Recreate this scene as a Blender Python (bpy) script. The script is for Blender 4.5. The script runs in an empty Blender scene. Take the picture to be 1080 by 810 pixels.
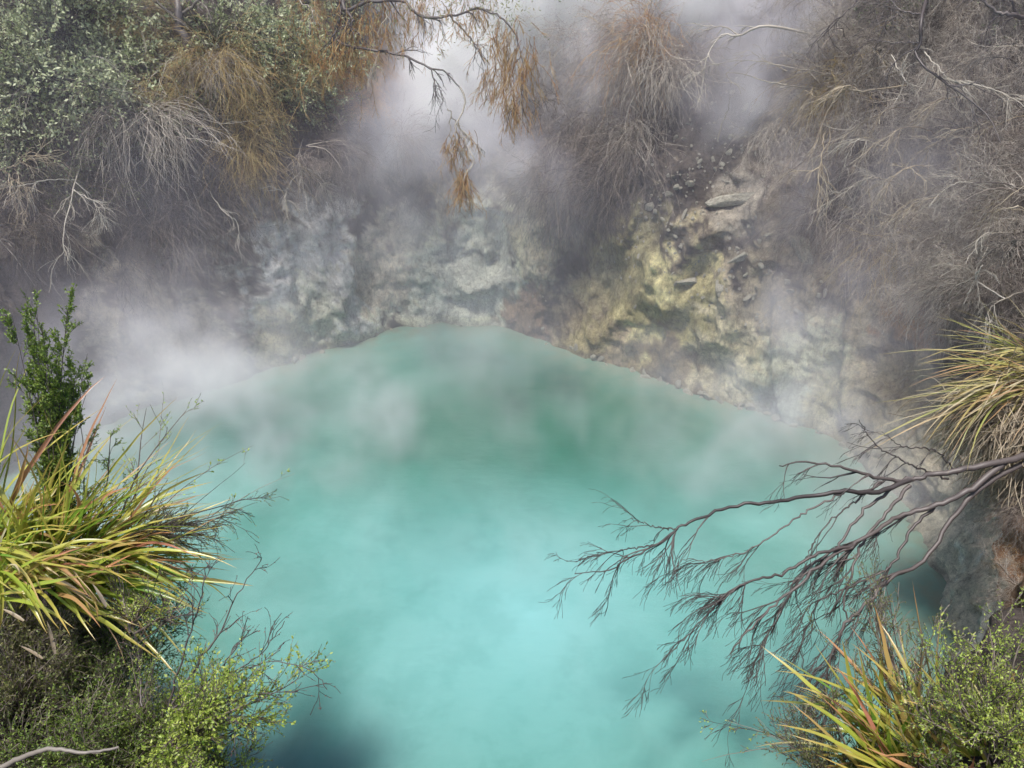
import bpy, math, random
import numpy as np
from mathutils import Vector, noise, Matrix
from mathutils.bvhtree import BVHTree

rng = np.random.default_rng(7)
random.seed(7)
C = bpy.context.scene.collection
SC = bpy.context.scene
R = math.radians
UP = np.array([0., 0., 1.])

# ------------------------------------------------------------------ camera
CAM = Vector((0, 0, 6.0)); PITCH = R(30); F = 816.0
cam = bpy.data.objects.new('camera', bpy.data.cameras.new('camera'))
C.objects.link(cam); cam.location = CAM; cam.rotation_euler = (R(90) - PITCH, 0, 0)
cam.data.sensor_width = 36; cam.data.lens = 36 * F / 1080; cam.data.clip_start = .05; cam.data.clip_end = 500
SC.camera = cam

def ray(px, py):
    x = (px - 540) / F; u = (405 - py) / F
    return Vector((x, math.cos(PITCH) + u * math.sin(PITCH), -math.sin(PITCH) + u * math.cos(PITCH)))
def at(px, py, t):
    return CAM + ray(px, py) * t

# ------------------------------------------------------------------ materials
def new_mat(name):
    m = bpy.data.materials.new(name); m.use_nodes = True
    nt = m.node_tree; nt.nodes.clear()
    out = nt.nodes.new('ShaderNodeOutputMaterial')
    return m, nt, out
def N(nt, t, **kw):
    n = nt.nodes.new(t)
    for k, v in kw.items():
        if k[0] == '_': n.inputs[k[1:]].default_value = v
        else: setattr(n, k, v)
    return n
def ramp(nt, stops, interp='LINEAR'):
    n = nt.nodes.new('ShaderNodeValToRGB'); cr = n.color_ramp; cr.interpolation = interp
    while len(cr.elements) > 1: cr.elements.remove(cr.elements[-1])
    for i, (p, c) in enumerate(stops):
        e = cr.elements[0] if i == 0 else cr.elements.new(p)
        e.position = p; e.color = (*c, 1)
    return n
def plant_mat(name, cols, tip=None, tip_amt=.6, tip_pos=(.55, 1), trans=.35, rough=.55, gloss=.06):
    """colour varies with 'rnd' (each strand or leaf) and shifts to tip along 'tt'"""
    m, nt, out = new_mat(name); L = nt.links
    a = N(nt, 'ShaderNodeAttribute', attribute_name='rnd')
    k = len(cols)
    r = ramp(nt, [(i / (k - 1), c) for i, c in enumerate(cols)])
    L.new(a.outputs['Fac'], r.inputs['Fac']); col = r.outputs['Color']
    if tip:
        t = N(nt, 'ShaderNodeAttribute', attribute_name='tt')
        mr = N(nt, 'ShaderNodeMapRange'); mr.inputs['From Min'].default_value = tip_pos[0]; mr.inputs['From Max'].default_value = tip_pos[1]
        mr.inputs['To Max'].default_value = tip_amt
        L.new(t.outputs['Fac'], mr.inputs['Value'])
        mx = N(nt, 'ShaderNodeMix', data_type='RGBA'); mx.inputs['B'].default_value = (*tip, 1)
        L.new(mr.outputs['Result'], mx.inputs['Factor']); L.new(col, mx.inputs['A']); col = mx.outputs['Result']
    d = N(nt, 'ShaderNodeBsdfDiffuse'); L.new(col, d.inputs['Color']); sh = d.outputs[0]
    if trans > 0:
        tr = N(nt, 'ShaderNodeBsdfTranslucent'); L.new(col, tr.inputs['Color'])
        mi = N(nt, 'ShaderNodeMixShader'); mi.inputs[0].default_value = trans
        L.new(sh, mi.inputs[1]); L.new(tr.outputs[0], mi.inputs[2]); sh = mi.outputs[0]
    if gloss > 0:
        g = N(nt, 'ShaderNodeBsdfGlossy'); g.inputs['Roughness'].default_value = rough
        mi = N(nt, 'ShaderNodeMixShader'); mi.inputs[0].default_value = gloss
        L.new(sh, mi.inputs[1]); L.new(g.outputs[0], mi.inputs[2]); sh = mi.outputs[0]
    L.new(sh, out.inputs[0])
    return m

M = {}
M['flax'] = plant_mat('flax_blade', [(.16, .32, .04), (.30, .46, .06), (.52, .60, .09), (.66, .60, .12), (.38, .50, .07), (.58, .52, .12), (.46, .52, .09), (.60, .24, .17), (.42, .44, .10)], tip=(.62, .28, .12), tip_amt=.75, tip_pos=(.66, 1.08), trans=.4, rough=.35, gloss=.08)
M['flax_dry'] = plant_mat('dry_flax_blade', [(.34, .38, .09), (.55, .48, .17), (.62, .53, .30), (.50, .28, .15), (.32, .40, .08), (.62, .55, .38), (.48, .50, .14)], tip=(.50, .33, .18), tip_amt=.6, trans=.35)
M['straw'] = plant_mat('straw', [(0.322, 0.253, 0.172), (0.483, 0.391, 0.276), (0.632, 0.540, 0.402), (0.230, 0.172, 0.115)], trans=.2)
M['leaf_green'] = plant_mat('small_green_leaf', [(0.060, 0.119, 0.025), (0.136, 0.238, 0.034), (0.272, 0.391, 0.060), (0.085, 0.170, 0.034)], tip=(.30, .38, .06), tip_amt=.6, trans=.35)
M['leaf_lime'] = plant_mat('lime_leaf', [(.24, .40, .05), (.46, .64, .09), (.64, .74, .14), (.12, .22, .03)], tip=(.45, .5, .12), trans=.45)
M['leaf_dull'] = plant_mat('dull_leaf', [(0.085, 0.119, 0.034), (0.170, 0.204, 0.051), (0.238, 0.221, 0.085), (0.136, 0.187, 0.034), (0.306, 0.323, 0.102)], trans=.25)
M['leaf_grey'] = plant_mat('grey_green_leaf', [(.13, .17, .07), (.28, .33, .15), (.46, .51, .28), (.64, .67, .45), (.36, .40, .18)], trans=.3)
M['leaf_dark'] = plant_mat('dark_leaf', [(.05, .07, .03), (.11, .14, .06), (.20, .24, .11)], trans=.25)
M['wood_dark'] = plant_mat('dark_branch_wood', [(.045, .035, .035), (.075, .058, .055), (.11, .09, .085)], trans=0, gloss=.08)
M['wood_grey'] = plant_mat('grey_branch_wood', [(.10, .085, .07), (.16, .14, .12), (.26, .23, .20)], trans=0)
M['wood_pale'] = plant_mat('pale_bare_twig', [(.28, .24, .19), (.40, .36, .30), (.55, .50, .43)], trans=0)
M['twig_brown'] = plant_mat('brown_dead_twig', [(.075, .06, .055), (.16, .13, .115), (.27, .22, .19), (.42, .36, .31)], trans=.1, gloss=.03)
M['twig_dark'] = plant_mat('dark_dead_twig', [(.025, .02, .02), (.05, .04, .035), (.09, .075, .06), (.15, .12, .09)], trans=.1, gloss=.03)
M['twig_beige'] = plant_mat('beige_dead_twig', [(.17, .145, .13), (.34, .29, .25), (.52, .46, .39), (.70, .63, .55)], trans=.15, gloss=.03)
M['twig_orange'] = plant_mat('orange_dead_needles', [(.24, .13, .06), (.46, .24, .10), (.62, .36, .15), (.64, .50, .28), (.60, .40, .20)], trans=.3, gloss=.02)
M['twig_gold'] = plant_mat('golden_dead_needles', [(0.275, 0.200, 0.088), (0.475, 0.362, 0.163), (0.625, 0.500, 0.250), (0.375, 0.213, 0.088)], trans=.3, gloss=.02)
M['bud_red'] = plant_mat('red_brown_buds', [(.10, .04, .035), (.20, .09, .07), (.28, .14, .09)], trans=.1)

def stone_mat():
    m, nt, out = new_mat('pale_sinter_stone'); L = nt.links
    tc = N(nt, 'ShaderNodeTexCoord')
    n1 = N(nt, 'ShaderNodeTexNoise', _Scale=9.0, _Detail=8.0, _Roughness=.65); L.new(tc.outputs['Object'], n1.inputs['Vector'])
    r = ramp(nt, [(.3, (.14, .12, .10)), (.48, (.36, .33, .27)), (.7, (.58, .55, .47))]); L.new(n1.outputs['Fac'], r.inputs['Fac'])
    b = N(nt, 'ShaderNodeBsdfPrincipled', _Roughness=.9); L.new(r.outputs['Color'], b.inputs['Base Color'])
    bp = N(nt, 'ShaderNodeBump', _Strength=.8, _Distance=.03); n2 = N(nt, 'ShaderNodeTexNoise', _Scale=30.0, _Detail=6.0)
    L.new(tc.outputs['Object'], n2.inputs['Vector']); L.new(n2.outputs['Fac'], bp.inputs['Height']); L.new(bp.outputs['Normal'], b.inputs['Normal'])
    L.new(b.outputs[0], out.inputs[0]); return m
M['stone'] = stone_mat()

def cliff_mat():
    m, nt, out = new_mat('mineral_crater_wall'); L = nt.links
    tc = N(nt, 'ShaderNodeTexCoord')
    ca = N(nt, 'ShaderNodeAttribute', attribute_name='col')     # base colour of the ground
    pa = N(nt, 'ShaderNodeAttribute', attribute_name='pale')    # how much bare mineral rock shows
    mp = N(nt, 'ShaderNodeMapping'); mp.inputs['Scale'].default_value = (1, 1, .45); L.new(tc.outputs['Object'], mp.inputs['Vector'])
    nb = N(nt, 'ShaderNodeTexNoise', _Scale=3.2, _Detail=11.0, _Roughness=.68, _Distortion=.6); L.new(mp.outputs[0], nb.inputs['Vector'])
    nf = N(nt, 'ShaderNodeTexNoise', _Scale=16.0, _Detail=9.0, _Roughness=.75); L.new(tc.outputs['Object'], nf.inputs['Vector'])
    vo = N(nt, 'ShaderNodeTexVoronoi', _Scale=11.0, _Randomness=1.0); L.new(tc.outputs['Object'], vo.inputs['Vector'])
    # tonal variation
    r1 = ramp(nt, [(.28, (.30, .28, .28)), (.45, (.75, .74, .73)), (.6, (1.1, 1.08, 1.05)), (.75, (1.35, 1.35, 1.3))]); L.new(nb.outputs['Fac'], r1.inputs['Fac'])
    r2 = ramp(nt, [(.3, (.45, .42, .40)), (.5, (.95, .95, .95)), (.72, (1.35, 1.33, 1.3))]); L.new(nf.outputs['Fac'], r2.inputs['Fac'])
    m1 = N(nt, 'ShaderNodeMix', data_type='RGBA', blend_type='MULTIPLY'); m1.inputs['Factor'].default_value = .9
    L.new(ca.outputs['Color'], m1.inputs['A']); L.new(r1.outputs['Color'], m1.inputs['B'])
    m2 = N(nt, 'ShaderNodeMix', data_type='RGBA', blend_type='MULTIPLY'); m2.inputs['Factor'].default_value = .9
    L.new(m1.outputs['Result'], m2.inputs['A']); L.new(r2.outputs['Color'], m2.inputs['B'])
    ng_ = N(nt, 'ShaderNodeTexNoise', _Scale=55.0, _Detail=6.0, _Roughness=.8); L.new(tc.outputs['Object'], ng_.inputs['Vector'])
    r4 = ramp(nt, [(.36, (.45, .43, .41)), (.5, (1, 1, 1)), (.66, (1.3, 1.3, 1.28))]); L.new(ng_.outputs['Fac'], r4.inputs['Fac'])
    dv = N(nt, 'ShaderNodeMix', data_type='VECTOR'); dv.inputs['Factor'].default_value = .12; L.new(mp.outputs[0], dv.inputs['A']); L.new(nf.outputs['Color'], dv.inputs['B'])
    ck = N(nt, 'ShaderNodeTexVoronoi', feature='DISTANCE_TO_EDGE', _Scale=5.5); L.new(dv.outputs['Result'], ck.inputs['Vector'])
    r5 = ramp(nt, [(0, (.35, .33, .31)), (.035, (.85, .84, .83)), (.09, (1, 1, 1))]); L.new(ck.outputs['Distance'], r5.inputs['Fac'])
    for rr_ in (r4, r5):
        mq = N(nt, 'ShaderNodeMix', data_type='RGBA', blend_type='MULTIPLY'); mq.inputs['Factor'].default_value = .55
        L.new(m2.outputs['Result'], mq.inputs['A']); L.new(rr_.outputs['Color'], mq.inputs['B']); m2 = mq
    # pale gravel flecks on dark earth
    sub = N(nt, 'ShaderNodeMath', operation='LESS_THAN'); sub.inputs[1].default_value = .26; L.new(vo.outputs['Distance'], sub.inputs[0])
    sel = N(nt, 'ShaderNodeSeparateColor'); L.new(vo.outputs['Color'], sel.inputs[0])
    gt = N(nt, 'ShaderNodeMath', operation='GREATER_THAN'); gt.inputs[1].default_value = .80; L.new(sel.outputs[0], gt.inputs[0])
    ga = N(nt, 'ShaderNodeAttribute', attribute_name='gravel')
    mu = N(nt, 'ShaderNodeMath', operation='MULTIPLY'); L.new(sub.outputs[0], mu.inputs[0]); L.new(gt.outputs[0], mu.inputs[1])
    mu2 = N(nt, 'ShaderNodeMath', operation='MULTIPLY'); L.new(mu.outputs[0], mu2.inputs[0]); L.new(ga.outputs['Fac'], mu2.inputs[1])
    m3 = N(nt, 'ShaderNodeMix', data_type='RGBA'); m3.inputs['B'].default_value = (.42, .39, .34, 1)
    L.new(mu2.outputs[0], m3.inputs['Factor']); L.new(m2.outputs['Result'], m3.inputs['A'])
    b = N(nt, 'ShaderNodeBsdfPrincipled', _Roughness=.92); b.inputs['Specular IOR Level'].default_value = .25
    L.new(m3.outputs['Result'], b.inputs['Base Color'])
    bp = N(nt, 'ShaderNodeBump', _Strength=.9, _Distance=.14); L.new(nb.outputs['Fac'], bp.inputs['Height'])
    bp2 = N(nt, 'ShaderNodeBump', _Strength=1.0, _Distance=.06); L.new(nf.outputs['Fac'], bp2.inputs['Height']); L.new(bp.outputs[0], bp2.inputs['Normal'])
    bp3 = N(nt, 'ShaderNodeBump', _Strength=.8, _Distance=.02); L.new(ng_.outputs['Fac'], bp3.inputs['Height']); L.new(bp2.outputs[0], bp3.inputs['Normal']); L.new(bp3.outputs[0], b.inputs['Normal']); L.new(b.outputs[0], out.inputs[0]); return m
M['cliff'] = cliff_mat()

def water_mat():
    m, nt, out = new_mat('milky_turquoise_water'); L = nt.links
    tc = N(nt, 'ShaderNodeTexCoord')
    n1 = N(nt, 'ShaderNodeTexNoise', _Scale=.42, _Detail=5.0, _Roughness=.55, _Distortion=.8); L.new(tc.outputs['Object'], n1.inputs['Vector'])
    r = ramp(nt, [(.34, (.060, .21, .175)), (.5, (.10, .27, .24)), (.68, (.15, .34, .32))]); L.new(n1.outputs['Fac'], r.inputs['Fac'])
    # greener and deeper towards the far middle; near middle brightened, a painted sky reflection
    mp = N(nt, 'ShaderNodeMapping', vector_type='TEXTURE'); mp.inputs['Location'].default_value = (.2, 9.3, 0); mp.inputs['Scale'].default_value = (4.2, 2.9, 1)
    L.new(tc.outputs['Object'], mp.inputs['Vector'])
    gr = N(nt, 'ShaderNodeTexGradient', gradient_type='SPHERICAL'); L.new(mp.outputs[0], gr.inputs['Vector'])
    mx = N(nt, 'ShaderNodeMix', data_type='RGBA'); mx.inputs['B'].default_value = (.010, .125, .075, 1)
    mm = N(nt, 'ShaderNodeMath', operation='MULTIPLY'); mm.inputs[1].default_value = 1.5; mm.use_clamp = True; L.new(gr.outputs['Fac'], mm.inputs[0])
    L.new(mm.outputs[0], mx.inputs['Factor']); L.new(r.outputs['Color'], mx.inputs['A'])
    mp2 = N(nt, 'ShaderNodeMapping', vector_type='TEXTURE'); mp2.inputs['Location'].default_value = (.2, 5.7, 0); mp2.inputs['Scale'].default_value = (4.4, 4.0, 1)
    L.new(tc.outputs['Object'], mp2.inputs['Vector'])
    g2 = N(nt, 'ShaderNodeTexGradient', gradient_type='QUADRATIC_SPHERE'); L.new(mp2.outputs[0], g2.inputs['Vector'])
    mx2 = N(nt, 'ShaderNodeMix', data_type='RGBA'); mx2.inputs['B'].default_value = (.19, .43, .44, 1)
    L.new(g2.outputs['Fac'], mx2.inputs['Factor']); L.new(mx.outputs['Result'], mx2.inputs['A'])
    # milky mottling; its dark smudges are foliage reflections painted into the colour
    n3 = N(nt, 'ShaderNodeTexNoise', _Scale=1.5, _Detail=7.0, _Roughness=.68, _Distortion=.3); L.new(tc.outputs['Object'], n3.inputs['Vector'])
    r3 = ramp(nt, [(.40, (.72, .80, .78)), (.52, (1, 1, 1)), (.70, (1.12, 1.06, 1.06))]); L.new(n3.outputs['Fac'], r3.inputs['Fac'])
    mx3 = N(nt, 'ShaderNodeMix', data_type='RGBA', blend_type='MULTIPLY'); mx3.inputs['Factor'].default_value = .38
    L.new(mx2.outputs['Result'], mx3.inputs['A']); L.new(r3.outputs['Color'], mx3.inputs['B'])
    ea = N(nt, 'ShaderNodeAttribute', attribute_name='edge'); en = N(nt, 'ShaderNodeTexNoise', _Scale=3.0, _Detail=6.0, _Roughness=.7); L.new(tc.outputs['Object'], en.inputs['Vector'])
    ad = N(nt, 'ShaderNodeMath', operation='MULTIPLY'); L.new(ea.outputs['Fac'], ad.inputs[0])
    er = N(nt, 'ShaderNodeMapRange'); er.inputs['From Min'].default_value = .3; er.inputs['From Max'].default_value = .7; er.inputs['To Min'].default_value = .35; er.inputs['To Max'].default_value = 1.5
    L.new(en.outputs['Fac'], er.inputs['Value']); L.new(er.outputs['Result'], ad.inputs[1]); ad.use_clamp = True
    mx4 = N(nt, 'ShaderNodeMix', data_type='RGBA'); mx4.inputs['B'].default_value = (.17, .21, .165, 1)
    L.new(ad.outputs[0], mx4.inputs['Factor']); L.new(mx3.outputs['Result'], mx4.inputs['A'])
    b = N(nt, 'ShaderNodeBsdfPrincipled', _Roughness=.06, _IOR=1.33); L.new(mx4.outputs['Result'], b.inputs['Base Color'])
    n2 = N(nt, 'ShaderNodeTexNoise', _Scale=7.0, _Detail=4.0, _Roughness=.5); 
    ms = N(nt, 'ShaderNodeMapping'); ms.inputs['Scale'].default_value = (.7, 1.5, 1); L.new(tc.outputs['Object'], ms.inputs['Vector']); L.new(ms.outputs[0], n2.inputs['Vector'])
    bp = N(nt, 'ShaderNodeBump', _Strength=.3, _Distance=.02); L.new(n2.outputs['Fac'], bp.inputs['Height']); L.new(bp.outputs[0], b.inputs['Normal'])
    L.new(b.outputs[0], out.inputs[0]); return m
M['water'] = water_mat()

# ------------------------------------------------------------------ object helpers
def tag(o, label=None, cat=None, group=None, kind=None):
    if label: o['label'] = label
    if cat: o['category'] = cat
    if group: o['group'] = group
    if kind: o['kind'] = kind
    return o
def thing(name, label, cat, loc=(0, 0, 0), group=None):
    o = bpy.data.objects.new(name, None); C.objects.link(o); o.location = loc; o.empty_display_size = .2
    return tag(o, label, cat, group)
def np_mesh(name, V, Q, attrs=None, mat=None, smooth=True, parent=None):
    me = bpy.data.meshes.new(name)
    V = np.asarray(V, np.float32); Q = np.asarray(Q, np.int32); k = Q.shape[1]
    me.vertices.add(len(V)); me.vertices.foreach_set('co', V.ravel())
    me.loops.add(Q.size); me.loops.foreach_set('vertex_index', Q.ravel())
    me.polygons.add(len(Q)); me.polygons.foreach_set('loop_start', np.arange(0, Q.size, k, dtype=np.int32))
    if smooth: me.polygons.foreach_set('use_smooth', np.ones(len(Q), bool))
    me.update(calc_edges=True)
    for a, v in (attrs or {}).items():
        v = np.asarray(v, np.float32)
        if v.ndim == 1:
            at_ = me.attributes.new(a, 'FLOAT', 'POINT'); at_.data.foreach_set('value', v)
        else:
            at_ = me.attributes.new(a, 'FLOAT_COLOR', 'POINT'); at_.data.foreach_set('color', v.ravel())
    if mat: me.materials.append(mat)
    o = bpy.data.objects.new(name, me); C.objects.link(o)
    if parent: o.parent = parent
    return o
def dup(root, loc, rot, scale, label=None, group=None):
    r = root.copy(); C.objects.link(r); r.location = loc; r.rotation_euler = rot
    r.scale = (scale,) * 3 if not hasattr(scale, '__len__') else scale
    if label: r['label'] = label
    if group: r['group'] = group
    for ch in list(root.children):
        c = ch.copy(); C.objects.link(c); c.parent = r
    return r

# ------------------------------------------------------------------ strands
def nrm(v):
    return v / np.maximum(np.linalg.norm(v, axis=-1, keepdims=True), 1e-9)
def grow(o, d, Ln, n, grav=0., wob=.15, pull=None):
    """polylines from origins o along d, drooping by grav and wandering by wob"""
    o = np.asarray(o, float); d = nrm(np.asarray(d, float)); K = len(o)
    Ln = np.broadcast_to(np.asarray(Ln, float), (K,)); P = np.zeros((K, n, 3)); P[:, 0] = o
    st = (Ln / (n - 1))[:, None]; bend = rng.normal(size=(K, 3)) * wob * .5
    g = np.broadcast_to(np.asarray(grav, float), (K,))[:, None]
    for i in range(1, n):
        P[:, i] = P[:, i - 1] + d * st
        d = d + rng.normal(size=(K, 3)) * wob + bend - UP * g / (n - 1)
        if pull is not None: d = d + pull / (n - 1)
        d = nrm(d)
    return P
def taper(K, n, r0, r1, p=1.):
    r0 = np.broadcast_to(np.asarray(r0, float), (K,))[:, None]; r1 = np.broadcast_to(np.asarray(r1, float), (K,))[:, None]
    t = np.linspace(0, 1, n)[None] ** p
    return r0 * (1 - t) + r1 * t
def lens(P): return np.linalg.norm(np.diff(P, axis=1), axis=2).sum(1)
def sprout(P, Rd, m, t0=.2, t1=1., ang=(.4, .9), bias=None):
    """m side shoots for each parent: origins, directions, parent radius, parent length, t"""
    K, n, _ = P.shape
    idx = np.repeat(np.arange(K), m); t = rng.uniform(t0, t1, K * m)
    f = t * (n - 1); i = np.minimum(f.astype(int), n - 2); fr = (f - i)[:, None]
    o = P[idx, i] * (1 - fr) + P[idx, i + 1] * fr
    T = nrm(P[idx, i + 1] - P[idx, i])
    rd = Rd[idx, i] * (1 - fr[:, 0]) + Rd[idx, i + 1] * fr[:, 0]
    q = nrm(np.cross(T, rng.normal(size=(K * m, 3)))); a = rng.uniform(*ang, K * m)[:, None]
    d = T * np.cos(a) + q * np.sin(a)
    if bias is not None: d = d + np.asarray(bias)
    return o, nrm(d), rd, lens(P)[idx], t
class Geo:
    def __init__(s): s.V = []; s.Q = []; s.r = []; s.t = []; s.n = 0
    def _add(s, V, Q, r, t):
        s.V.append(V.reshape(-1, 3)); s.Q.append(Q.reshape(-1, 4) + s.n); s.r.append(r.ravel()); s.t.append(t.ravel()); s.n += V.size // 3
    def tubes(s, P, Rd, sides=3, rnd=None):
        K, n, _ = P.shape
        if K == 0: return
        T = np.empty_like(P); T[:, 1:-1] = P[:, 2:] - P[:, :-2]; T[:, 0] = P[:, 1] - P[:, 0]; T[:, -1] = P[:, -1] - P[:, -2]; T = nrm(T)
        mean = nrm(P[:, -1] - P[:, 0]); ref = nrm(np.cross(mean, np.array([.31, .52, .79])) + 1e-5)[:, None, :]
        A = nrm(np.cross(T, ref)); B = np.cross(T, A)
        ph = np.arange(sides) * 2 * math.pi / sides
        V = P[:, :, None] + Rd[:, :, None, None] * (A[:, :, None] * np.cos(ph)[None, None, :, None] + B[:, :, None] * np.sin(ph)[None, None, :, None])
        b = np.arange(K)[:, None, None] * n * sides; i = np.arange(n - 1)[None, :, None] * sides; j = np.arange(sides)[None, None]; j2 = (j + 1) % sides
        Q = np.stack([b + i + j, b + i + j2, b + i + sides + j2, b + i + sides + j], -1)
        rnd = rng.random(K) if rnd is None else rnd
        s._add(V, Q, np.broadcast_to(rnd[:, None, None], (K, n, sides)), np.broadcast_to(np.linspace(0, 1, n)[None, :, None], (K, n, sides)))
    def leaves(s, p, d, l, w, rnd=None, tt=None):
        K = len(p); d = nrm(d); q = nrm(np.cross(d, rng.normal(size=(K, 3)))); l = np.broadcast_to(l, (K,))[:, None]; w = np.broadcast_to(w, (K,))[:, None]
        V = np.stack([p, p + d * l * .5 + q * w * .5, p + d * l, p + d * l * .5 - q * w * .5], 1)
        rnd = rng.random(K) if rnd is None else rnd; tt = rng.random(K) if tt is None else tt
        s._add(V, np.arange(K * 4).reshape(K, 4), np.repeat(rnd, 4), np.repeat(tt, 4))
    def blades(s, P, w, rnd=None, fold=.25):
        """strap leaves with a folded keel"""
        K, n, _ = P.shape; T = np.empty_like(P); T[:, 1:] = P[:, 1:] - P[:, :-1]; T[:, 0] = T[:, 1]; T = nrm(T)
        side = nrm(np.cross(T, UP + rng.normal(size=(K, 1, 3)) * .35)); nn = np.cross(side, T)
        t = np.linspace(0, 1, n); prof = np.minimum(1, .55 + t * 2) * np.clip(1 - t ** 3.2, .02, 1); prof = prof[None, :, None]
        w = np.broadcast_to(w, (K,))[:, None, None] * prof
        V = np.stack([P - side * w * .5 + nn * w * fold, P, P + side * w * .5 + nn * w * fold], 2)
        b = np.arange(K)[:, None, None] * n * 3; i = np.arange(n - 1)[None, :, None] * 3; j = np.arange(2)[None, None]
        Q = np.stack([b + i + j, b + i + j + 1, b + i + j + 4, b + i + j + 3], -1)
        rnd = rng.random(K) if rnd is None else rnd
        s._add(V, Q, np.broadcast_to(rnd[:, None, None], (K, n, 3)), np.broadcast_to(t[None, :, None], (K, n, 3)))
    def build(s, name, mat, parent=None, smooth=True):
        return np_mesh(name, np.concatenate(s.V), np.concatenate(s.Q), {'rnd': np.concatenate(s.r), 'tt': np.concatenate(s.t)}, mat, smooth, parent)
def along(P, m, t0=.1, t1=1.):
    """m random points on every polyline with their tangents"""
    K, n, _ = P.shape; idx = np.repeat(np.arange(K), m); t = rng.uniform(t0, t1, K * m); f = t * (n - 1); i = np.minimum(f.astype(int), n - 2); fr = (f - i)[:, None]
    return P[idx, i] * (1 - fr) + P[idx, i + 1] * fr, nrm(P[idx, i + 1] - P[idx, i]), t, idx
def path(pts, n):
    """smooth curve through given points"""
    pts = np.array([list(p) for p in pts], float); k = len(pts)
    a = np.vstack([2 * pts[0] - pts[1], pts, 2 * pts[-1] - pts[-2]]); out = []
    for f in np.linspace(0, k - 1, n):
        i = min(int(f), k - 2); t = f - i; p0, p1, p2, p3 = a[i:i + 4]
        out.append(.5 * (2 * p1 + (p2 - p0) * t + (2 * p0 - 5 * p1 + 4 * p2 - p3) * t * t + (3 * p1 - p0 - 3 * p2 + p3) * t ** 3))
    return np.array(out)

# ------------------------------------------------------------------ the crater terrain
# shore point (x, y) and knots (outward, z) up the wall
BK = [(.45, 2.2), (1.7, 3.7), (4.0, 6.6), (9, 10.5), (30, 13)]
shore = [
 ((0, 1.6),    [(.15, 1.8), (.3, 2.4), (1.3, 4.0), (5, 4.4), (30, 5)]),
 ((1.6, 2.5),  [(.1, 1.5), (.2, 2.45), (1.4, 3.9), (5, 4.4), (30, 5)]),
 ((2.8, 3.3),  [(.1, 1.4), (.2, 2.3), (1.4, 3.2), (5, 4.4), (30, 6)]),
 ((4.0, 4.6),  [(.1, 1.2), (.2, 2.1), (1.3, 3.0), (5, 5.4), (30, 8)]),
 ((4.45, 5.65),[(.15, 1.3), (.1, 2.3), (1.2, 3.3), (5, 6), (30, 9)]),
 ((4.75, 7.2), [(.3, 1.5), (.45, 2.7), (1.6, 4.3), (5, 7), (30, 10)]),
 ((4.6, 8.28), [(.2, 1.8), (.9, 3.1), (2.2, 5.0), (6, 8.5), (30, 11)]),
 ((4.35, 8.95),[(.3, 2.0), (1.2, 3.4), (2.6, 5.6), (7, 9.5), (30, 12)]),
 ((3.6, 9.5),  [(.35, 2.1), (1.4, 3.7), (3.2, 6.3), (8, 10), (30, 13)]),
 ((2.35, 10.4),[(.35, 2.2), (1.4, 3.9), (3.4, 6.6), (9, 10.5), (30, 13)]),
 ((1.54, 11.),[(.4, 2.2), (1.4, 3.8), (3.8, 6.6), (9, 10.5), (30, 13)]),
 ((.49, 11.9), BK), ((-.34, 12.4), BK), ((-1.85, 12.4), BK),
 ((-2.9, 11.7),[(.3, 2.2), (1.3, 3.6), (3.2, 6.2), (9, 10.5), (30, 13)]),
 ((-3.7, 11.), [(.3, 2.0), (1.2, 3.3), (3.0, 5.8), (8, 9.5), (30, 13)]),
 ((-4.5, 10.3),[(.3, 1.9), (1.2, 3.1), (2.8, 5.4), (8, 9.5), (30, 13)]),
 ((-5.6, 9.4), [(.3, 1.8), (1.2, 3.0), (2.6, 5.0), (8, 9), (30, 12)]),
 ((-6.5, 8.5), [(.3, 1.7), (1.1, 2.9), (2.4, 4.6), (8, 8), (30, 12)]),
 ((-6.6, 7.2), [(.3, 1.5), (1.0, 2.5), (2.4, 4.0), (7, 6), (30, 8)]),
 ((-5.5, 5.9), [(.2, 1.2), (.5, 1.9), (2.0, 3.3), (6, 4.6), (30, 6)]),
 ((-4.0, 4.9), [(.15, 1.3), (.3, 2.1), (1.5, 3.2), (5, 4.4), (30, 5)]),
 ((-2.6, 3.7), [(.1, 1.7), (.2, 2.35), (1.2, 2.75), (5, 4.4), (30, 5)]),
 ((-1.8, 2.6), [(.1, 1.7), (.2, 2.35), (1.2, 2.85), (5, 4.4), (30, 5)]),
]
def catmull(arr, f, closed=True):
    k = len(arr); i = int(math.floor(f)); t = f - i
    g = (lambda j: arr[j % k]) if closed else (lambda j: arr[max(0, min(k - 1, j))])
    p0, p1, p2, p3 = g(i - 1), g(i), g(i + 1), g(i + 2)
    return .5 * (2 * p1 + (p2 - p0) * t + (2 * p0 - 5 * p1 + 4 * p2 - p3) * t * t + (3 * p1 - p0 - 3 * p2 + p3) * t ** 3)
SH = np.array([s[0] for s in shore], float)
KN = np.array([[(-1.6, -1.6), (0, -.02)] + list(s[1]) for s in shore], float)     # (k, 7, 2)
seg = np.linalg.norm(np.roll(SH, -1, 0) - SH, axis=1); cum = np.concatenate([[0], np.cumsum(seg)])
NU = 620
us = np.linspace(0, cum[-1], NU, endpoint=False)
fs = np.interp(us, cum, np.arange(len(cum)))
ROWS = np.concatenate([np.linspace(0, 1, 10)[:-1], np.linspace(1, 2, 46)[:-1], np.linspace(2, 3, 40)[:-1], np.linspace(3, 4, 50)[:-1], np.linspace(4, 5, 20)[:-1], np.linspace(5, 6, 16)])
NV = len(ROWS)
CEN = np.array([0., 7.])
TV = np.zeros((NU, NV, 3))
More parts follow.
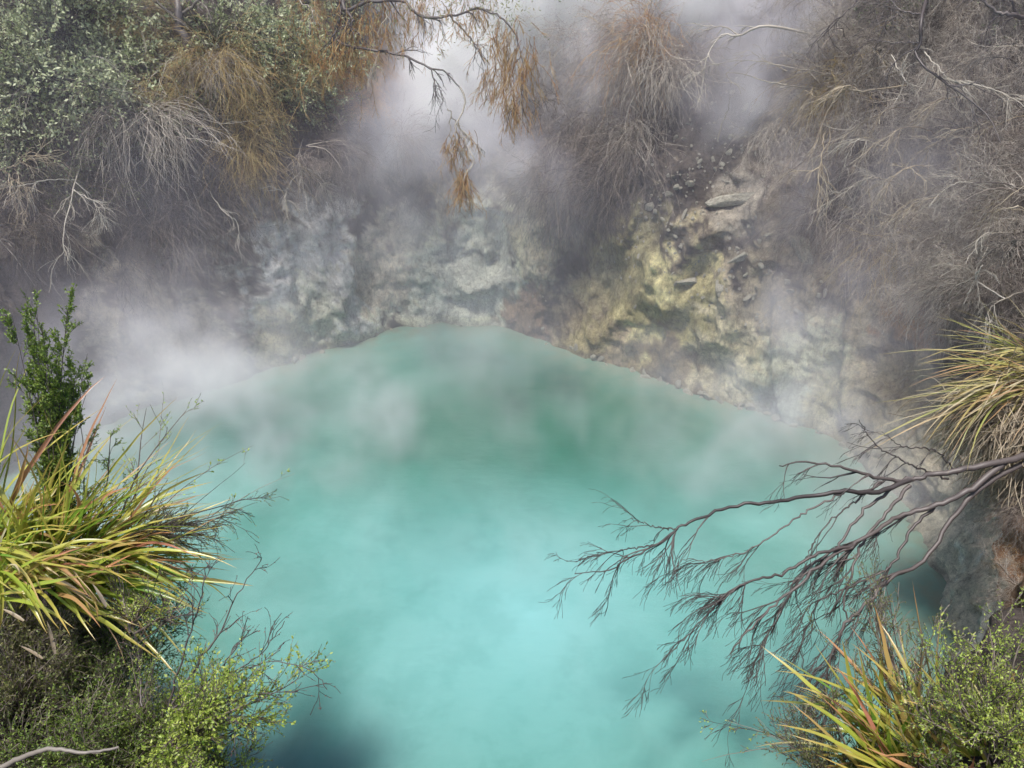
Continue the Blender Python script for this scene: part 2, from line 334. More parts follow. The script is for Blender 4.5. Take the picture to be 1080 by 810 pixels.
for a, f in enumerate(fs):
    s = catmull(SH, f); kn = catmull(KN, f); o = s - CEN; o /= np.linalg.norm(o)
    for b, rv in enumerate(ROWS):
        i = min(int(rv), 5); t = rv - i
        h = .5 * (kn[i] * (1 - t) + kn[i + 1] * t) + .5 * catmull(kn, rv, False)
        p = Vector((s[0] + o[0] * h[0], s[1] + o[1] * h[0], h[1]))
        w = min(1., max(0., p.z / .4 + .75)); big = min(1., max(0., p.z) / 1.2)
        q = Vector((p.x * .55, p.y * .55, p.z * .22))
        d = noise.fractal(q, 1.0, 2.0, 3) * .42 * big + noise.fractal(p * 1.7, .9, 2.1, 5) * .17 * w + abs(noise.noise(Vector((p.x * 2.2, p.y * 2.2, p.z * .7)))) * -.20 * big
        ny = min(1., max(0., (s[1] - 5.5) / 2)); fo = 1 - abs(noise.noise(Vector((p.x * 1.25 + 4, p.y * 1.25, p.z * .3)))) * 2; d += (fo * fo * fo - .25) * .24 * ny * min(1., max(0., p.z + .1) / .5) * (1 if p.z < 3 else max(0, 1 - (p.z - 3) / 2))
        vk = noise.cell(Vector((p.x * 2.3 + d, p.y * 2.3, p.z * 1.5 + noise.noise(p * 2)))); d += (vk - .5) * .03 * w * ny
        d += noise.fractal(p * 6.5, .8, 2.1, 3) * .035 * w
        TV[a, b] = (p.x - o[0] * d, p.y - o[1] * d, p.z + noise.fractal(p * 1.3 + Vector((9, 0, 0)), .9, 2, 4) * .13 * big)
idx = np.arange(NU * NV).reshape(NU, NV)
a0 = idx; a1 = np.roll(idx, -1, 0)
TQ = np.stack([a0[:, :-1], a1[:, :-1], a1[:, 1:], a0[:, 1:]], -1).reshape(-1, 4)
flat = TV.reshape(-1, 3)
bvh = BVHTree.FromPolygons([tuple(v) for v in flat], [tuple(int(i) for i in q) for q in TQ])
def ground(px, py):
    d = ray(px, py).normalized(); loc, nor, i, dist = bvh.ray_cast(CAM, d)
    if loc is None: return at(px, py, 12), Vector((0, -1, 0))
    if nor.dot(d) > 0: nor = -nor
    return loc, nor
def down_to(x, y, z=12):
    loc, nor, i, dist = bvh.ray_cast(Vector((x, y, z)), Vector((0, 0, -1)))
    return loc

# mineral patches, each a spot on the wall (pixel used once to find the spot, radius in metres)
spots = [  # px, py, rx(m), colour, strength
 (640, 350, 1.1, (.34, .30, .22), .75), (720, 370, 1.3, (.40, .36, .27), .8), (800, 390, 1.2, (.44, .40, .32), .8), (870, 420, 1.0, (.44, .40, .32), .8), (930, 470, .9, (.42, .38, .30), .8), (480, 310, 1.5, (.46, .42, .34), .7), (340, 330, 1.3, (.42, .39, .33), .7),
 (345, 320, 1.15, (.80, .77, .70), 1.0), (320, 350, .6, (.70, .68, .58), .9), (300, 375, .45, (.42, .42, .32), .8),
 (450, 300, .9, (.78, .73, .61), 1.0), (520, 285, .8, (.80, .75, .62), 1.0), (480, 325, .8, (.78, .73, .62), .95), (560, 255, .5, (.62, .58, .48), .9), (400, 285, .5, (.55, .52, .46), .8), (430,240,.4,(.36,.35,.32),.7),
 (555, 335, .4, (.30, .22, .17), .9),
 (665, 330, .6, (.56, .53, .34), 1.0), (700, 350, .95, (.62, .59, .35), 1.0), (660, 290, .5, (.33, .31, .17), .8), (735, 350, .55, (.38, .36, .20), .95), (685, 240, .35, (.33, .32, .2), .7), (625, 370, .5, (.36, .33, .20), .9), (640, 300, .4, (.36, .34, .22), .7), (650, 385, .4, (.34, .29, .20), .8),
 (770, 385, .65, (.60, .57, .42), 1.0), (740, 390, .45, (.54, .51, .38), .9), (790, 415, .5, (.58, .56, .43), .9), (700, 385, .4, (.22, .18, .12), .9),
 (845, 400, .55, (.72, .69, .55), 1.0), (870, 440, .5, (.62, .59, .46), .9), (820, 430, .35, (.45, .52, .50), .8), (890, 470, .35, (.36, .33, .25), .7),
 (160, 350, .8, (.50, .48, .40), .9), (190, 380, .5, (.30, .29, .25), .6), (235, 395, .4, (.26, .24, .2), .6),
 (1020, 580, .9, (.78, .76, .70), 1.0), (1000, 640, .7, (.72, .70, .64), 1.0), (1030, 520, .7, (.60, .57, .50), .9), (1040, 650, .6, (.70, .68, .62), .9), (950, 440, .6, (.44, .41, .33), .9), (925, 490, .5, (.46, .42, .34), .95), (945, 520, .45, (.48, .45, .38), .95), (965, 560, .45, (.52, .50, .44), 1.0), (985, 600, .5, (.60, .58, .53), 1.0), (1040, 620, .4, (.55, .52, .46), .9), (975, 470, .5, (.42, .40, .34), .9), (960, 400, .4, (.34, .30, .22), .8),
 (975, 330, .35, (.36, .20, .09), 1.0), (1065, 590, .25, (.34, .17, .08), .9), (1075, 640, .3, (.22, .15, .10), .8),
 (835, 160, .5, (.34, .31, .27), .8), (830, 250, .45, (.28, .25, .20), .7), (780, 215, .35, (.40, .38, .34), .8), (795, 310, .3, (.36, .33, .26), .8), (820, 320, .3, (.34, .30, .22), .7),
]
base = np.array([.13, .11, .10]); col = np.tile(base, (len(flat), 1)); pale = np.zeros(len(flat)); gravel = np.zeros(len(flat))
nv = np.array([[noise.fractal(Vector(p) * 1.9, .8, 2.1, 4), noise.fractal(Vector(p) * 6.0 + Vector((3, 3, 3)), .7, 2.1, 3)] for p in flat])
col *= (1 + nv[:, :1] * .5)
for px, py, r, c, s in spots:
    g, _ = ground(px, py); d = (flat - np.array(g)); d[:, 2] *= .8
    w = 1.2 - np.linalg.norm(d, axis=1) / (r * 1.18) + nv[:, 0] * .55 + nv[:, 1] * .4
    w = np.clip(w / .36, 0, 1) * s; w = w * w * (3 - 2 * w)
    col = col * (1 - w[:, None]) + np.minimum(.88, np.array(c) * (1.32, 1.25, 1.2)) * w[:, None]; pale = np.maximum(pale, w)
for px, py, r, s in [(740, 190, 1.6, 1), (690, 250, 1.2, 1), (760, 280, 1.0, 1), (800, 150, 1.5, .9), (780, 320, .9, .9), (860, 230, 1.2, .7), (850, 350, 1., .6)]:
    g, _ = ground(px, py); w = np.clip(1.3 - np.linalg.norm(flat - np.array(g), axis=1) / r + nv[:, 0] * .5, 0, 1) * s; gravel = np.maximum(gravel, w)
wet = np.clip((.16 - flat[:, 2]) / .2, 0, 1)[:, None]; col = col * (1 - wet * .45)
far = np.clip((flat[:, 2] - 6) / 3, 0, 1)[:, None]; col = col * (1 - far) + np.array([.06, .075, .035]) * far
col = np.clip(col, .01, .8)
terr = np_mesh('crater_terrain', flat, TQ, {'col': np.hstack([col, np.ones((len(col), 1))]), 'pale': pale, 'gravel': gravel}, M['cliff'])
tag(terr, 'steep crater wall of dark earth and pale mineral rock around the pool', kind='structure')
del terr['label']

# horizon land far beyond the crater
hz = []
for i in range(65):
    a = i / 64 * 2 * math.pi
    for r_ in (26, 60, 180, 420): hz.append((math.cos(a) * r_, 7 + math.sin(a) * r_, (4 if math.sin(a) < 0 else 7) + noise.noise(Vector((math.cos(a) * 2, math.sin(a) * 2, r_ * .02))) * r_ * .04))
hq = [(i * 4 + j, i * 4 + 4 + j, i * 4 + 5 + j, i * 4 + 1 + j) for i in range(64) for j in range(3)]
land = np_mesh('ground', hz, hq, {'col': np.tile([.06, .08, .03, 1.], (len(hz), 1)), 'pale': np.zeros(len(hz)), 'gravel': np.zeros(len(hz))}, M['cliff'])
tag(land, kind='structure')

# pool surface: a fine sheet running under the banks, knowing how near each point is to the shore
shp = TV[:, 9, :2]
gx, gy = np.meshgrid(np.linspace(-9, 8, 171), np.linspace(.6, 15, 145), indexing='ij')
wp = np.stack([gx.ravel(), gy.ravel(), np.zeros(gx.size)], 1)
dm = np.concatenate([np.linalg.norm(c[:, None, :2] - shp[None], axis=2).min(1) for c in np.array_split(wp, 12)])
ii = np.arange(wp.shape[0]).reshape(gx.shape)
wq = np.stack([ii[:-1, :-1], ii[1:, :-1], ii[1:, 1:], ii[:-1, 1:]], -1).reshape(-1, 4)
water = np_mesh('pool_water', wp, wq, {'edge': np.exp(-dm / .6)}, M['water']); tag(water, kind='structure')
# ------------------------------------------------------------------ loose pale stones on the scree
def rock_mesh(name, seed, flat_=.7):
    import bmesh
    bm = bmesh.new(); bmesh.ops.create_icosphere(bm, subdivisions=3, radius=1)
    rr = random.Random(seed); pl = [(Vector((rr.gauss(0, 1), rr.gauss(0, 1), rr.gauss(0, 1))).normalized(), rr.uniform(.42, .78)) for _ in range(9)]
    for v in bm.verts:
        for n_, d_ in pl:
            e = v.co.dot(n_) - d_
            if e > 0: v.co -= n_ * e
        v.co *= 1 + noise.fractal(v.co * 2.3 + Vector((seed, 0, 0)), .8, 2, 4) * .07; v.co.z *= flat_
    me = bpy.data.meshes.new(name); bm.to_mesh(me); bm.free(); me.materials.append(M['stone']); return me
rocks = [rock_mesh('stone', i, .6 + .1 * (i % 4)) for i in range(7)]
def stone(px, py, r, label, group=None, squash=None):
    g, n = ground(px, py); o = bpy.data.objects.new('stone', random.choice(rocks)); C.objects.link(o)
    o.location = g + n * r * .15; o.rotation_euler = [random.uniform(0, 6) for _ in range(3)]
    if squash: o.rotation_euler = (random.uniform(-.3, .3), random.uniform(-.3, .3), random.uniform(-.4, .4))
    o.scale = squash or (r * random.uniform(.8, 1.3), r * random.uniform(.7, 1.1), r * random.uniform(.6, 1))
    tag(o, label, 'stone', group)
stone(686, 216, .10, 'square pale stone standing out alone on the dark earth above the yellow green rock')
stone(706, 205, .075, 'small rounded cream stone just right of the square pale stone')
stone(722, 228, .085, 'whitish stone lying below and right of the square pale stone')
stone(775, 212, .26, 'broad flat pale ledge stone near the top of the scree', squash=(.42, .2, .13))
stone(783, 272, .14, 'slanting pointed pale stone in the middle of the scree', squash=(.22, .09, .1))
stone(760, 302, .12, 'round bright stone at the lower edge of the dark scree')
stone(838, 118, .24, 'large rounded pale boulder high on the slope under the bare twigs')
stone(893, 150, .18, 'pale boulder half hidden by dead brush at upper right')
stone(843, 262, .22, 'yellowish lumpy boulder on the misty slope right of the scree')
stone(727, 297, .13, 'grey wedge stone above the olive hump of rock', squash=(.26, .14, .1))
for (ax, ay), (bx_, by_), k in [((575, 362), (700, 405), 16), ((700, 406), (880, 464), 26), ((880, 464), (965, 560), 12), ((300, 386), (430, 348), 8)]:
    for _ in range(k):
        f = random.random(); stone(ax + (bx_ - ax) * f, ay + (by_ - ay) * f + random.uniform(-7, 3), random.uniform(.03, .11), 'stone lying half wet at the edge of the pool', 'stones along the water line')
for (cx, cy_, sx, sy, k, rmin, rmax) in [(735, 170, 26, 42, 46, .02, .07), (700, 235, 28, 30, 40, .02, .055), (765, 160, 32, 40, 34, .02, .06), (770, 250, 40, 40, 42, .015, .05), (760, 310, 36, 25, 26, .02, .06), (830, 320, 30, 25, 18, .03, .08), (665, 240, 12, 40, 14, .02, .05), (560, 300, 26, 40, 16, .02, .06), (855, 350, 20, 40, 12, .02, .06)]:
    for _ in range(k):
        stone(random.gauss(cx, sx), random.gauss(cy_, sy), rmin + (rmax - rmin) * random.random() ** 2.2, 'small broken pale stone scattered on the dark crater slope', 'pale stones scattered on the scree')

# ------------------------------------------------------------------ bushes
def limb(g, pts, r0, r1, n=26, sides=6, rough=.01):
    P = path(pts, n); P[1:-1] += rng.normal(size=(n - 2, 3)) * rough; P = P[None]; Rr = taper(1, n, r0, r1, .8); g.tubes(P, Rr, sides); return P, Rr
def twigs(g, P, Rr, m, L, lv=2, ang=(.25, .8), grav=.6, bias=None, wob=.14, rt=.0022, t0=.25, mm=(1, .6, .4), nn=(9, 7, 6)):
    out = []
    for i in range(lv):
        o, d, rd, pl, tt = sprout(P, Rr, m[i], t0, 1, ang, bias); K = len(o)
        P = grow(o, d, L * mm[i] * rng.uniform(.35, 1.2, K), nn[i], grav, wob); Rr = taper(K, nn[i], np.minimum(rd * .75, .011 / (i + 1)), rt * (1 if i else 1.3)); g.tubes(P, Rr, 4 if i == 0 else 3); out.append(P)
        t0 = .15
    return out
def face(n):                                       # yaw that turns local +Y to the wall's outward normal
    return math.atan2(-n.x, n.y)
def brush(name, label, cat, mats, n=(7, 7, 7, 5), L=(1.0, .55, .36, .22), up=.5, out=.9, grav=(1.1, .9, .9, .8), r=.013, group=None, wob=.13, loc=(0, 0, 0)):
    """a twiggy dead bush: local +Y is away from the wall"""
    t = thing(name, label, cat, loc, group)
    k = n[0]; o = rng.normal(size=(k, 3)) * .06; d = np.stack([rng.normal(0, .75, k), rng.uniform(.3, 1, k) * out, rng.uniform(-.3, 1, k) * up], 1)
    P = grow(o, d, L[0] * rng.uniform(.6, 1.15, k), 9, grav[0], wob); Rr = taper(k, 9, r, r * .35)
    g = Geo(); g.tubes(P, Rr, 5); g.build('branches', mats[0], t)
    g2 = Geo()
    for lv in range(1, len(n)):
        o, d, rd, pl, tt = sprout(P, Rr, n[lv], .15, 1, (.35, 1.0)); K = len(o); nn = (8, 7, 6, 5)[lv]
        P = grow(o, d, L[lv] * rng.uniform(.4, 1.25, K), nn, grav[lv] * rng.uniform(.4, 1.4, K), wob * 1.15)
        Rr = taper(K, nn, np.minimum(rd * .7, r * (.5, .34, .24, .2)[lv] * 1.3), r * .10)
        g2.tubes(P, Rr, 3)
    g2.build('twigs', mats[1], t)
    return t
def drape(name, label, cat, mat, k=260, L=1.1, w=.35, out=.35, grav=2.6, r=.0035, group=None, loc=(0, 0, 0), side=.35, sub=2, mat2=None):
    """a hanging curtain of fine dead stems"""
    t = thing(name, label, cat, loc, group)
    o = np.stack([rng.normal(0, w * .5, k), rng.normal(0, .06, k), rng.normal(0, w * .3, k)], 1)
    d = np.stack([rng.normal(0, side, k) + o[:, 0] * 1.2, np.abs(rng.normal(out, .25, k)), rng.normal(.1, .35, k)], 1)
    P = grow(o, d, L * rng.uniform(.35, 1.1, k), 11, grav * rng.uniform(.4, 1.4, k), .17); Rr = taper(k, 11, r, r * .4)
    g = Geo(); g.tubes(P, Rr, 3); g.build('stems', mat, t)
    kb = 3; ob = np.stack([np.array([-.3, 0, .3]) * w, -np.ones(kb), rng.uniform(-.25, .05, kb)], 1); Pb = path([ob[1], (.05, -.5, .08), (0, 0, .02), (.05, .2, -.1)], 14)[None]
    g = Geo(); Rb = taper(1, 14, .016, .005); g.tubes(Pb, Rb, 5); twigs(g, Pb, Rb, (6, 5), .35, 2, t0=.4); g.build('branch', mat2 or M['wood_grey'], t)
    if sub:
        o, d, rd, pl, tt = sprout(P, Rr, sub * 2, .3, 1, (.2, .6)); K = len(o)
        P2 = grow(o, d, L * .22 * rng.uniform(.4, 1.3, K), 5, .9, .13); g2 = Geo(); g2.tubes(P2, taper(K, 5, r * .55, r * .25), 3); g2.build('twigs', mat2 or mat, t)
    return t
def leafy(name, label, cat, wood, leaf, n=(7, 7, 6), L=(.9, .5, .28), ll=(.03, .055), lw=.45, per=9, up=1.0, grav=(.1, .1, .2), out=.4, r=.02, spread=.6, group=None, loc=(0, 0, 0), wob=.1, updir=0.):
    """a leafy shrub or low tree: wood plus a crown of separate small leaves"""
    t = thing(name, label, cat, loc, group)
    k = n[0]; o = rng.normal(size=(k, 3)) * .03; d = np.stack([rng.normal(0, spread, k), rng.normal(0, spread, k) + out, rng.uniform(.5, 1.2, k) * up], 1)
    P = grow(o, d, L[0] * rng.uniform(.55, 1.1, k), 9, grav[0], wob); Rr = taper(k, 9, r, r * .3)
    g = Geo(); g.tubes(P, Rr, 5); lv_p = []
    for lv in range(1, len(n)):
        o, d, rd, pl, tt = sprout(P, Rr, n[lv], .2, 1, (.35, .95), bias=(0, 0, updir)); K = len(o); nn = (8, 7, 6, 5)[lv]
        P = grow(o, d, L[lv] * rng.uniform(.5, 1.2, K), nn, grav[lv], wob); Rr = taper(K, nn, np.minimum(rd * .7, r * .5 / lv), r * .08); g.tubes(P, Rr, 3)
    g.build('branches', wood, t)
    p, T, tt, ix = along(P, per, .1, 1.05); d = T + rng.normal(size=p.shape) * .75
    cl = rng.random(len(P))[ix]                    # leaves of one twig share a tone
    h = Geo(); ln = rng.uniform(*ll, len(p)); h.leaves(p, d, ln, ln * lw, rnd=np.clip(cl * .7 + rng.random(len(p)) * .3, 0, 1), tt=tt); h.build('leaves', leaf, t, False)
    return t
protos = {}
def put(key, px, py, scale, label=None, group=None, rot=None, lift=0., tilt=0.):
    g, n = ground(px, py); z = face(n) + random.uniform(-.45, .45) if rot is None else rot
    src = protos[key]
    loc = g + n * lift - n * .04
    if not src.get('used'):
        src['used'] = 1; o = src; o.location = loc; o.rotation_euler = (tilt, 0, z); o.scale = (scale,) * 3
        if label: o['label'] = label
        if group: o['group'] = group
    else: o = dup(src, loc, (tilt, 0, z), scale, label, group)
    if 'used' in o.keys() and o is not src: del o['used']
    return o
D = 'dead_bush'
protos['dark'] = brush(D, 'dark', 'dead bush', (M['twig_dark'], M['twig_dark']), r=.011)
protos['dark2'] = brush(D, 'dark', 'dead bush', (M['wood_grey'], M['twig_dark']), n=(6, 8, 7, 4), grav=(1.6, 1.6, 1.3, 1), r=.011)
protos['brown'] = brush(D, 'brown', 'dead bush', (M['twig_brown'], M['twig_brown']), r=.011)
protos['beige'] = brush(D, 'beige', 'dead bush', (M['twig_beige'], M['twig_beige']), n=(7, 8, 8, 5), r=.011, wob=.2, grav=(.9, .6, .7, .7))
protos['beige2'] = brush(D, 'beige', 'dead bush', (M['twig_brown'], M['twig_beige']), n=(8, 7, 7, 6), r=.011, grav=(.7, .6, .6, .5), wob=.24, up=.9)
protos['orange'] = brush(D, 'orange', 'dead bush', (M['wood_grey'], M['twig_orange']), n=(6, 7, 8, 6), L=(.8, .45, .3, .15), r=.009)
protos['gold'] = brush(D, 'gold', 'dead bush', (M['wood_pale'], M['twig_gold']), n=(6, 7, 8, 6), L=(.8, .45, .3, .15), r=.009)
S_ = 'hanging_dead_stems'
protos['d_beige'] = drape(S_, 'b', 'dead stems', M['twig_beige'])
protos['d_brown'] = drape(S_, 'b', 'dead stems', M['twig_brown'], L=1.2)
protos['d_dark'] = drape(S_, 'b', 'dead stems', M['twig_dark'], L=1.3, k=300, out=.2)
protos['d_gold'] = drape(S_, 'b', 'dead stems', M['twig_gold'], L=1.35, k=210, w=.25, side=.2)
protos['d_orange'] = drape(S_, 'b', 'dead stems', M['twig_orange'], L=.9)
protos['grey_tree'] = leafy('bushy_tree', 't', 'tree', M['wood_dark'], M['leaf_grey'], n=(8, 9, 9), L=(1.1, .6, .36), per=12, spread=.65, r=.028, ll=(.035, .075))
protos['grey_tree2'] = leafy('bushy_tree', 't', 'tree', M['wood_grey'], M['leaf_grey'], n=(7, 9, 8), L=(.9, .6, .4), per=10, spread=.9, up=.7, r=.024, ll=(.035, .07), grav=(.4, .3, .2))
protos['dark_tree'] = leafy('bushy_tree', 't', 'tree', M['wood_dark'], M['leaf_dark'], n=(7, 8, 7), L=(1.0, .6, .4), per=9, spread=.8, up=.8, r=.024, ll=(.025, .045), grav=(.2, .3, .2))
protos['olive_tree'] = leafy('bushy_tree', 't', 'tree', M['wood_grey'], M['leaf_dull'], n=(7, 8, 7), L=(.9, .5, .36), per=10, spread=.8, up=.8, r=.02, ll=(.02, .042), grav=(.3, .3, .3))

# upper left: grey-green trees, singled out one by one
for key, px, py, s, lab in [
 ('grey_tree', 20, 105, 1.0, 'leafy grey green tree filling the top left corner of the slope'),
 ('grey_tree2', 88, 92, 1.15, 'grey green tree with silvery leaf clumps just right of the corner tree'),
 ('grey_tree', 60, 40, 1.1, 'pale leafy tree at the very top above the silvery clumps'),
 ('grey_tree2', 140, 70, 1.0, 'grey green tree left of the bare dark trunk'),
 ('grey_tree', 268, 85, 1.05, 'grey leafed tree standing right of the bare dark trunk'),
 ('grey_tree2', 292, 40, 1.0, 'pale grey leafed treetop left of the golden dead branches'),
 ('dark_tree', 240, 120, .9, 'dark leafed tree in the shade behind the hanging golden stems'),
 ('dark_tree', 40, 165, .9, 'dark low tree in deep shade under the corner tree'),
 ('olive_tree', 130, 160, .8, 'olive leafed shrub under the silvery tree on the left slope'),
 ('dark_tree', 190, 60, 1.0, 'shaded dark tree behind the bare dark trunk'),
 ('olive_tree', 60, 210, .6, 'small olive sprawling shrub low on the left slope'),
 ('grey_tree', 350, 20, .9, 'grey green tree behind the golden dead branches at the top'),
 ('olive_tree', 330, 125, .7, 'olive shrub between the hanging stems and the rusty needles'),
 ('dark_tree', 410, 40, .9, 'dim green tree behind the overhanging branch'),
 ('grey_tree2', 585, 15, 1.0, 'faint green tree seen through bright steam at the top centre'),
 ('dark_tree', 660, -10, 1.1, 'faint dark tree in steam above the pale orange drapes'),
 ('grey_tree', 110, 135, .9, 'grey green tree in the middle of the left slope under the silvery one'),
 ('grey_tree2', 25, 140, .9, 'silvery shrub at the left edge below the corner tree'),
 ('grey_tree2', 180, 130, .75, 'sage green shrub left of the hanging golden stems'),
 ('grey_tree', 295, 120, .8, 'sage green tree right of the golden stems and below the pale treetop'),
 ('olive_tree', 130, 205, .8, 'olive shrub lowest on the left slope just above the dark hollow'),
 ('dark_tree', 1040, 10, .9, 'dark leafed tree in the top right corner'),
 ('dark_tree', 950, -5, .9, 'shadowy small tree at the top beside the dark crooked branch'),
 ]:
    put(key, px, py, s, lab)

def scatter(cells, label, group, jit=14, smin=.75, smax=1.15):
    for key, px, py in cells:
        put(key, px + random.uniform(-jit, jit), py + random.uniform(-jit, jit), random.uniform(smin, smax), label, group)
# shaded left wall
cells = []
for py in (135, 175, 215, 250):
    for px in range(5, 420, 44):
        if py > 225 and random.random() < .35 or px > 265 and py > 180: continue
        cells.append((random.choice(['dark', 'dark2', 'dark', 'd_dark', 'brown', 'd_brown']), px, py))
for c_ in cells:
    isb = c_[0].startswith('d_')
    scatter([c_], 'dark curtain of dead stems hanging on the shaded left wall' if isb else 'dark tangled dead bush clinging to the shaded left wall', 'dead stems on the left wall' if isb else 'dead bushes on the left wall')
for key, px, py, s, lab in [
 ('d_gold', 232, 100, 1.05, 'long golden curtain of dead stems hanging below the bare trunk'),
 ('d_gold', 258, 128, .9, 'golden brown dead stems hanging just right of the long golden curtain'),
 ('d_beige', 218, 88, .85, 'pale dead stems hanging from the foot of the bare trunk'),
 ('d_beige', 176, 145, 1.2, 'pale curtain of dead stems left of the long golden curtain'),
 ('gold', 150, 110, .8, 'dry straw coloured bush between two grey green trees'),
 ('gold', 165, 60, .7, 'dry twiggy bush beside the top of the bare trunk'),
 ('orange', 345, 75, .8, 'rusty orange dead bush under the golden branches at the top'),
 ('orange', 330, 40, .6, 'small orange dead bush highest on the left of the overhanging branch'),
 ('d_orange', 352, 60, .8, 'rust orange needles hanging in a narrow curtain'),
 ('orange', 375, 110, .8, 'brown orange dead bush below the rusty curtain'),
 ('d_orange', 402, 100, .45, 'small bright orange tuft hanging below the overhanging branch'),
 ('gold', 310, 95, .7, 'golden brown dead bush left of the rusty orange ones'),
 ('gold', 300, 150, .7, 'golden brown dead bush low beside the hanging curtains'),
 ('brown', 320, 180, .8, 'brown dead bush with bare pale twigs above the white rock'),
 ('d_brown', 395, 165, .8, 'brown dead stems hanging faintly in the steam left of the pale twigs'),
 ]:
    put(key, px, py, s, lab, lift=.75)
# root curtain in the middle and misty bushes above it
for key, px, py, s, lab in [
 ('d_orange', 690, 50, 1.2, 'pale orange drape of dead stems glowing in the steam'),
 ('d_orange', 672, 62, 1.2, 'orange dead stems hanging left of the pale orange drape'),
 ('d_beige', 690, 58, 1.3, 'whitish drape of dead stems in front of the orange drape'),
 ('d_beige', 712, 75, 1.0, 'beige drape of dead stems right of the orange drape'),
 ('d_beige', 645, 90, 1.0, 'whitish hanging stems faint in steam left of the orange drape'),
 ('beige', 620, 55, .9, 'pale bare bush faint in the steam above the hanging stems'),
 ('brown', 690, 20, .8, 'brown bare bush at the top above the orange drape'),
 ('d_brown', 728, 70, .55, 'narrow brown stems hanging beside the top of the scree'),
 ]:
    put(key, px, py, s, lab, lift=.4)
for key, px, py in [('d_brown', 585, 190), ('d_brown', 615, 180), ('d_dark', 600, 215), ('d_dark', 630, 200), ('d_brown', 645, 165), ('d_brown', 600, 160), ('d_brown', 660, 150), ('d_beige', 670, 130), ('d_brown', 680, 160), ('d_brown', 645, 130)]:
    scatter([(key, px, py)], 'brown curtain of fine roots hanging over the rock left of the scree', 'hanging roots left of the scree', 8, .8, 1.1)
for key, px, py in [('brown', 590, 120), ('brown', 560, 150), ('dark2', 620, 110), ('brown', 650, 105), ('beige2', 600, 80), ('brown', 460, 160), ('brown', 520, 130), ('dark', 480, 100), ('dark', 520, 40), ('dark', 450, 60), ('brown', 560, 80)]:
    scatter([(key, px, py)], 'bare bush dim in the steam on the back wall', 'bushes in the steam on the back wall', 10, .8, 1.1)
# right wall: a dense thicket of pale dead brush
for py in range(-20, 330, 40):
    for px in range(800, 1110, 42):
        if px < 845 + max(0, py - 30) * .35: continue
        if px < 960 and py > 255 or px < 870 and py > 120: continue
        isd = random.random() < .25
        key = random.choice(['d_beige', 'd_brown']) if isd else random.choice(['beige', 'beige2', 'beige', 'brown', 'beige2'])
        scatter([(key, px, py)], 'beige curtain of dead stems hanging in the thicket on the right wall' if isd else 'tangled beige dead bush in the thicket on the right wall', 'hanging stems in the right thicket' if isd else 'dead bushes in the right thicket', 12, .65, 1.0)
for key, px, py, s, lab in [
 ('d_gold', 890, 95, .9, 'straw yellow stems hanging from a twig right of the pale boulder'),
 ('d_beige', 925, 235, 1.0, 'sweeping beige stems hanging above the grey steam on the right'),
 ('d_gold', 935, 265, .8, 'golden tinged stems hanging lowest at the edge of the grey steam'),
 ('d_brown', 905, 260, .8, 'brown stems hanging over the misty hollow on the right'),
 ('beige', 1045, 300, .75, 'grey beige dead bush just above the upper tussock'),
 ('beige2', 1075, 330, .75, 'pale bare bush at the edge behind the upper tussock'),
 ('d_beige', 1000, 300, .7, 'short pale stems hanging above the orange earth patch'),
 ('d_brown', 850, 225, .8, 'brown grassy drape falling right of the scree'),
 ('d_beige', 830, 140, .9, 'pale drape of dead stems falling over the large rounded boulder'),
 ]:
    put(key, px, py, s, lab)

# ------------------------------------------------------------------ hand-laid branches
# bare trunk upper left
g0, _ = ground(216, 105)
t = thing('bare_tree', 'bare dark tree trunk leaning up among grey green trees at upper left', 'tree', g0)
inv = lambda pts: [Vector(p) - g0 for p in pts]
dist0 = (g0 - CAM).length / ray(216, 105).length
g = Geo(); P, Rr = limb(g, inv([g0, at(208, 70, dist0 - .5), at(196, 45, dist0 - .8), at(190, 18, dist0 - .9), at(186, -20, dist0 - .9), at(184, -60, dist0 - .9)]), .085, .045, 22, 8, .02); g.build('trunk', M['wood_dark'], t)
g = Geo(); P2, R2 = limb(g, inv([at(193, 30, dist0 - .85), at(178, 12, dist0 - 1), at(160, -5, dist0 - 1.1)]), .03, .015, 12)
P3, R3 = limb(g, inv([at(190, 15, dist0 - .9), at(205, 5, dist0 - 1), at(222, -12, dist0 - 1.1)]), .028, .012, 12)
for a_, b_ in ((P, Rr), (P2, R2), (P3, R3)): twigs(g, a_, b_, (7, 6), .5, 2, t0=.5)
g.build('branches', M['wood_grey'], t)
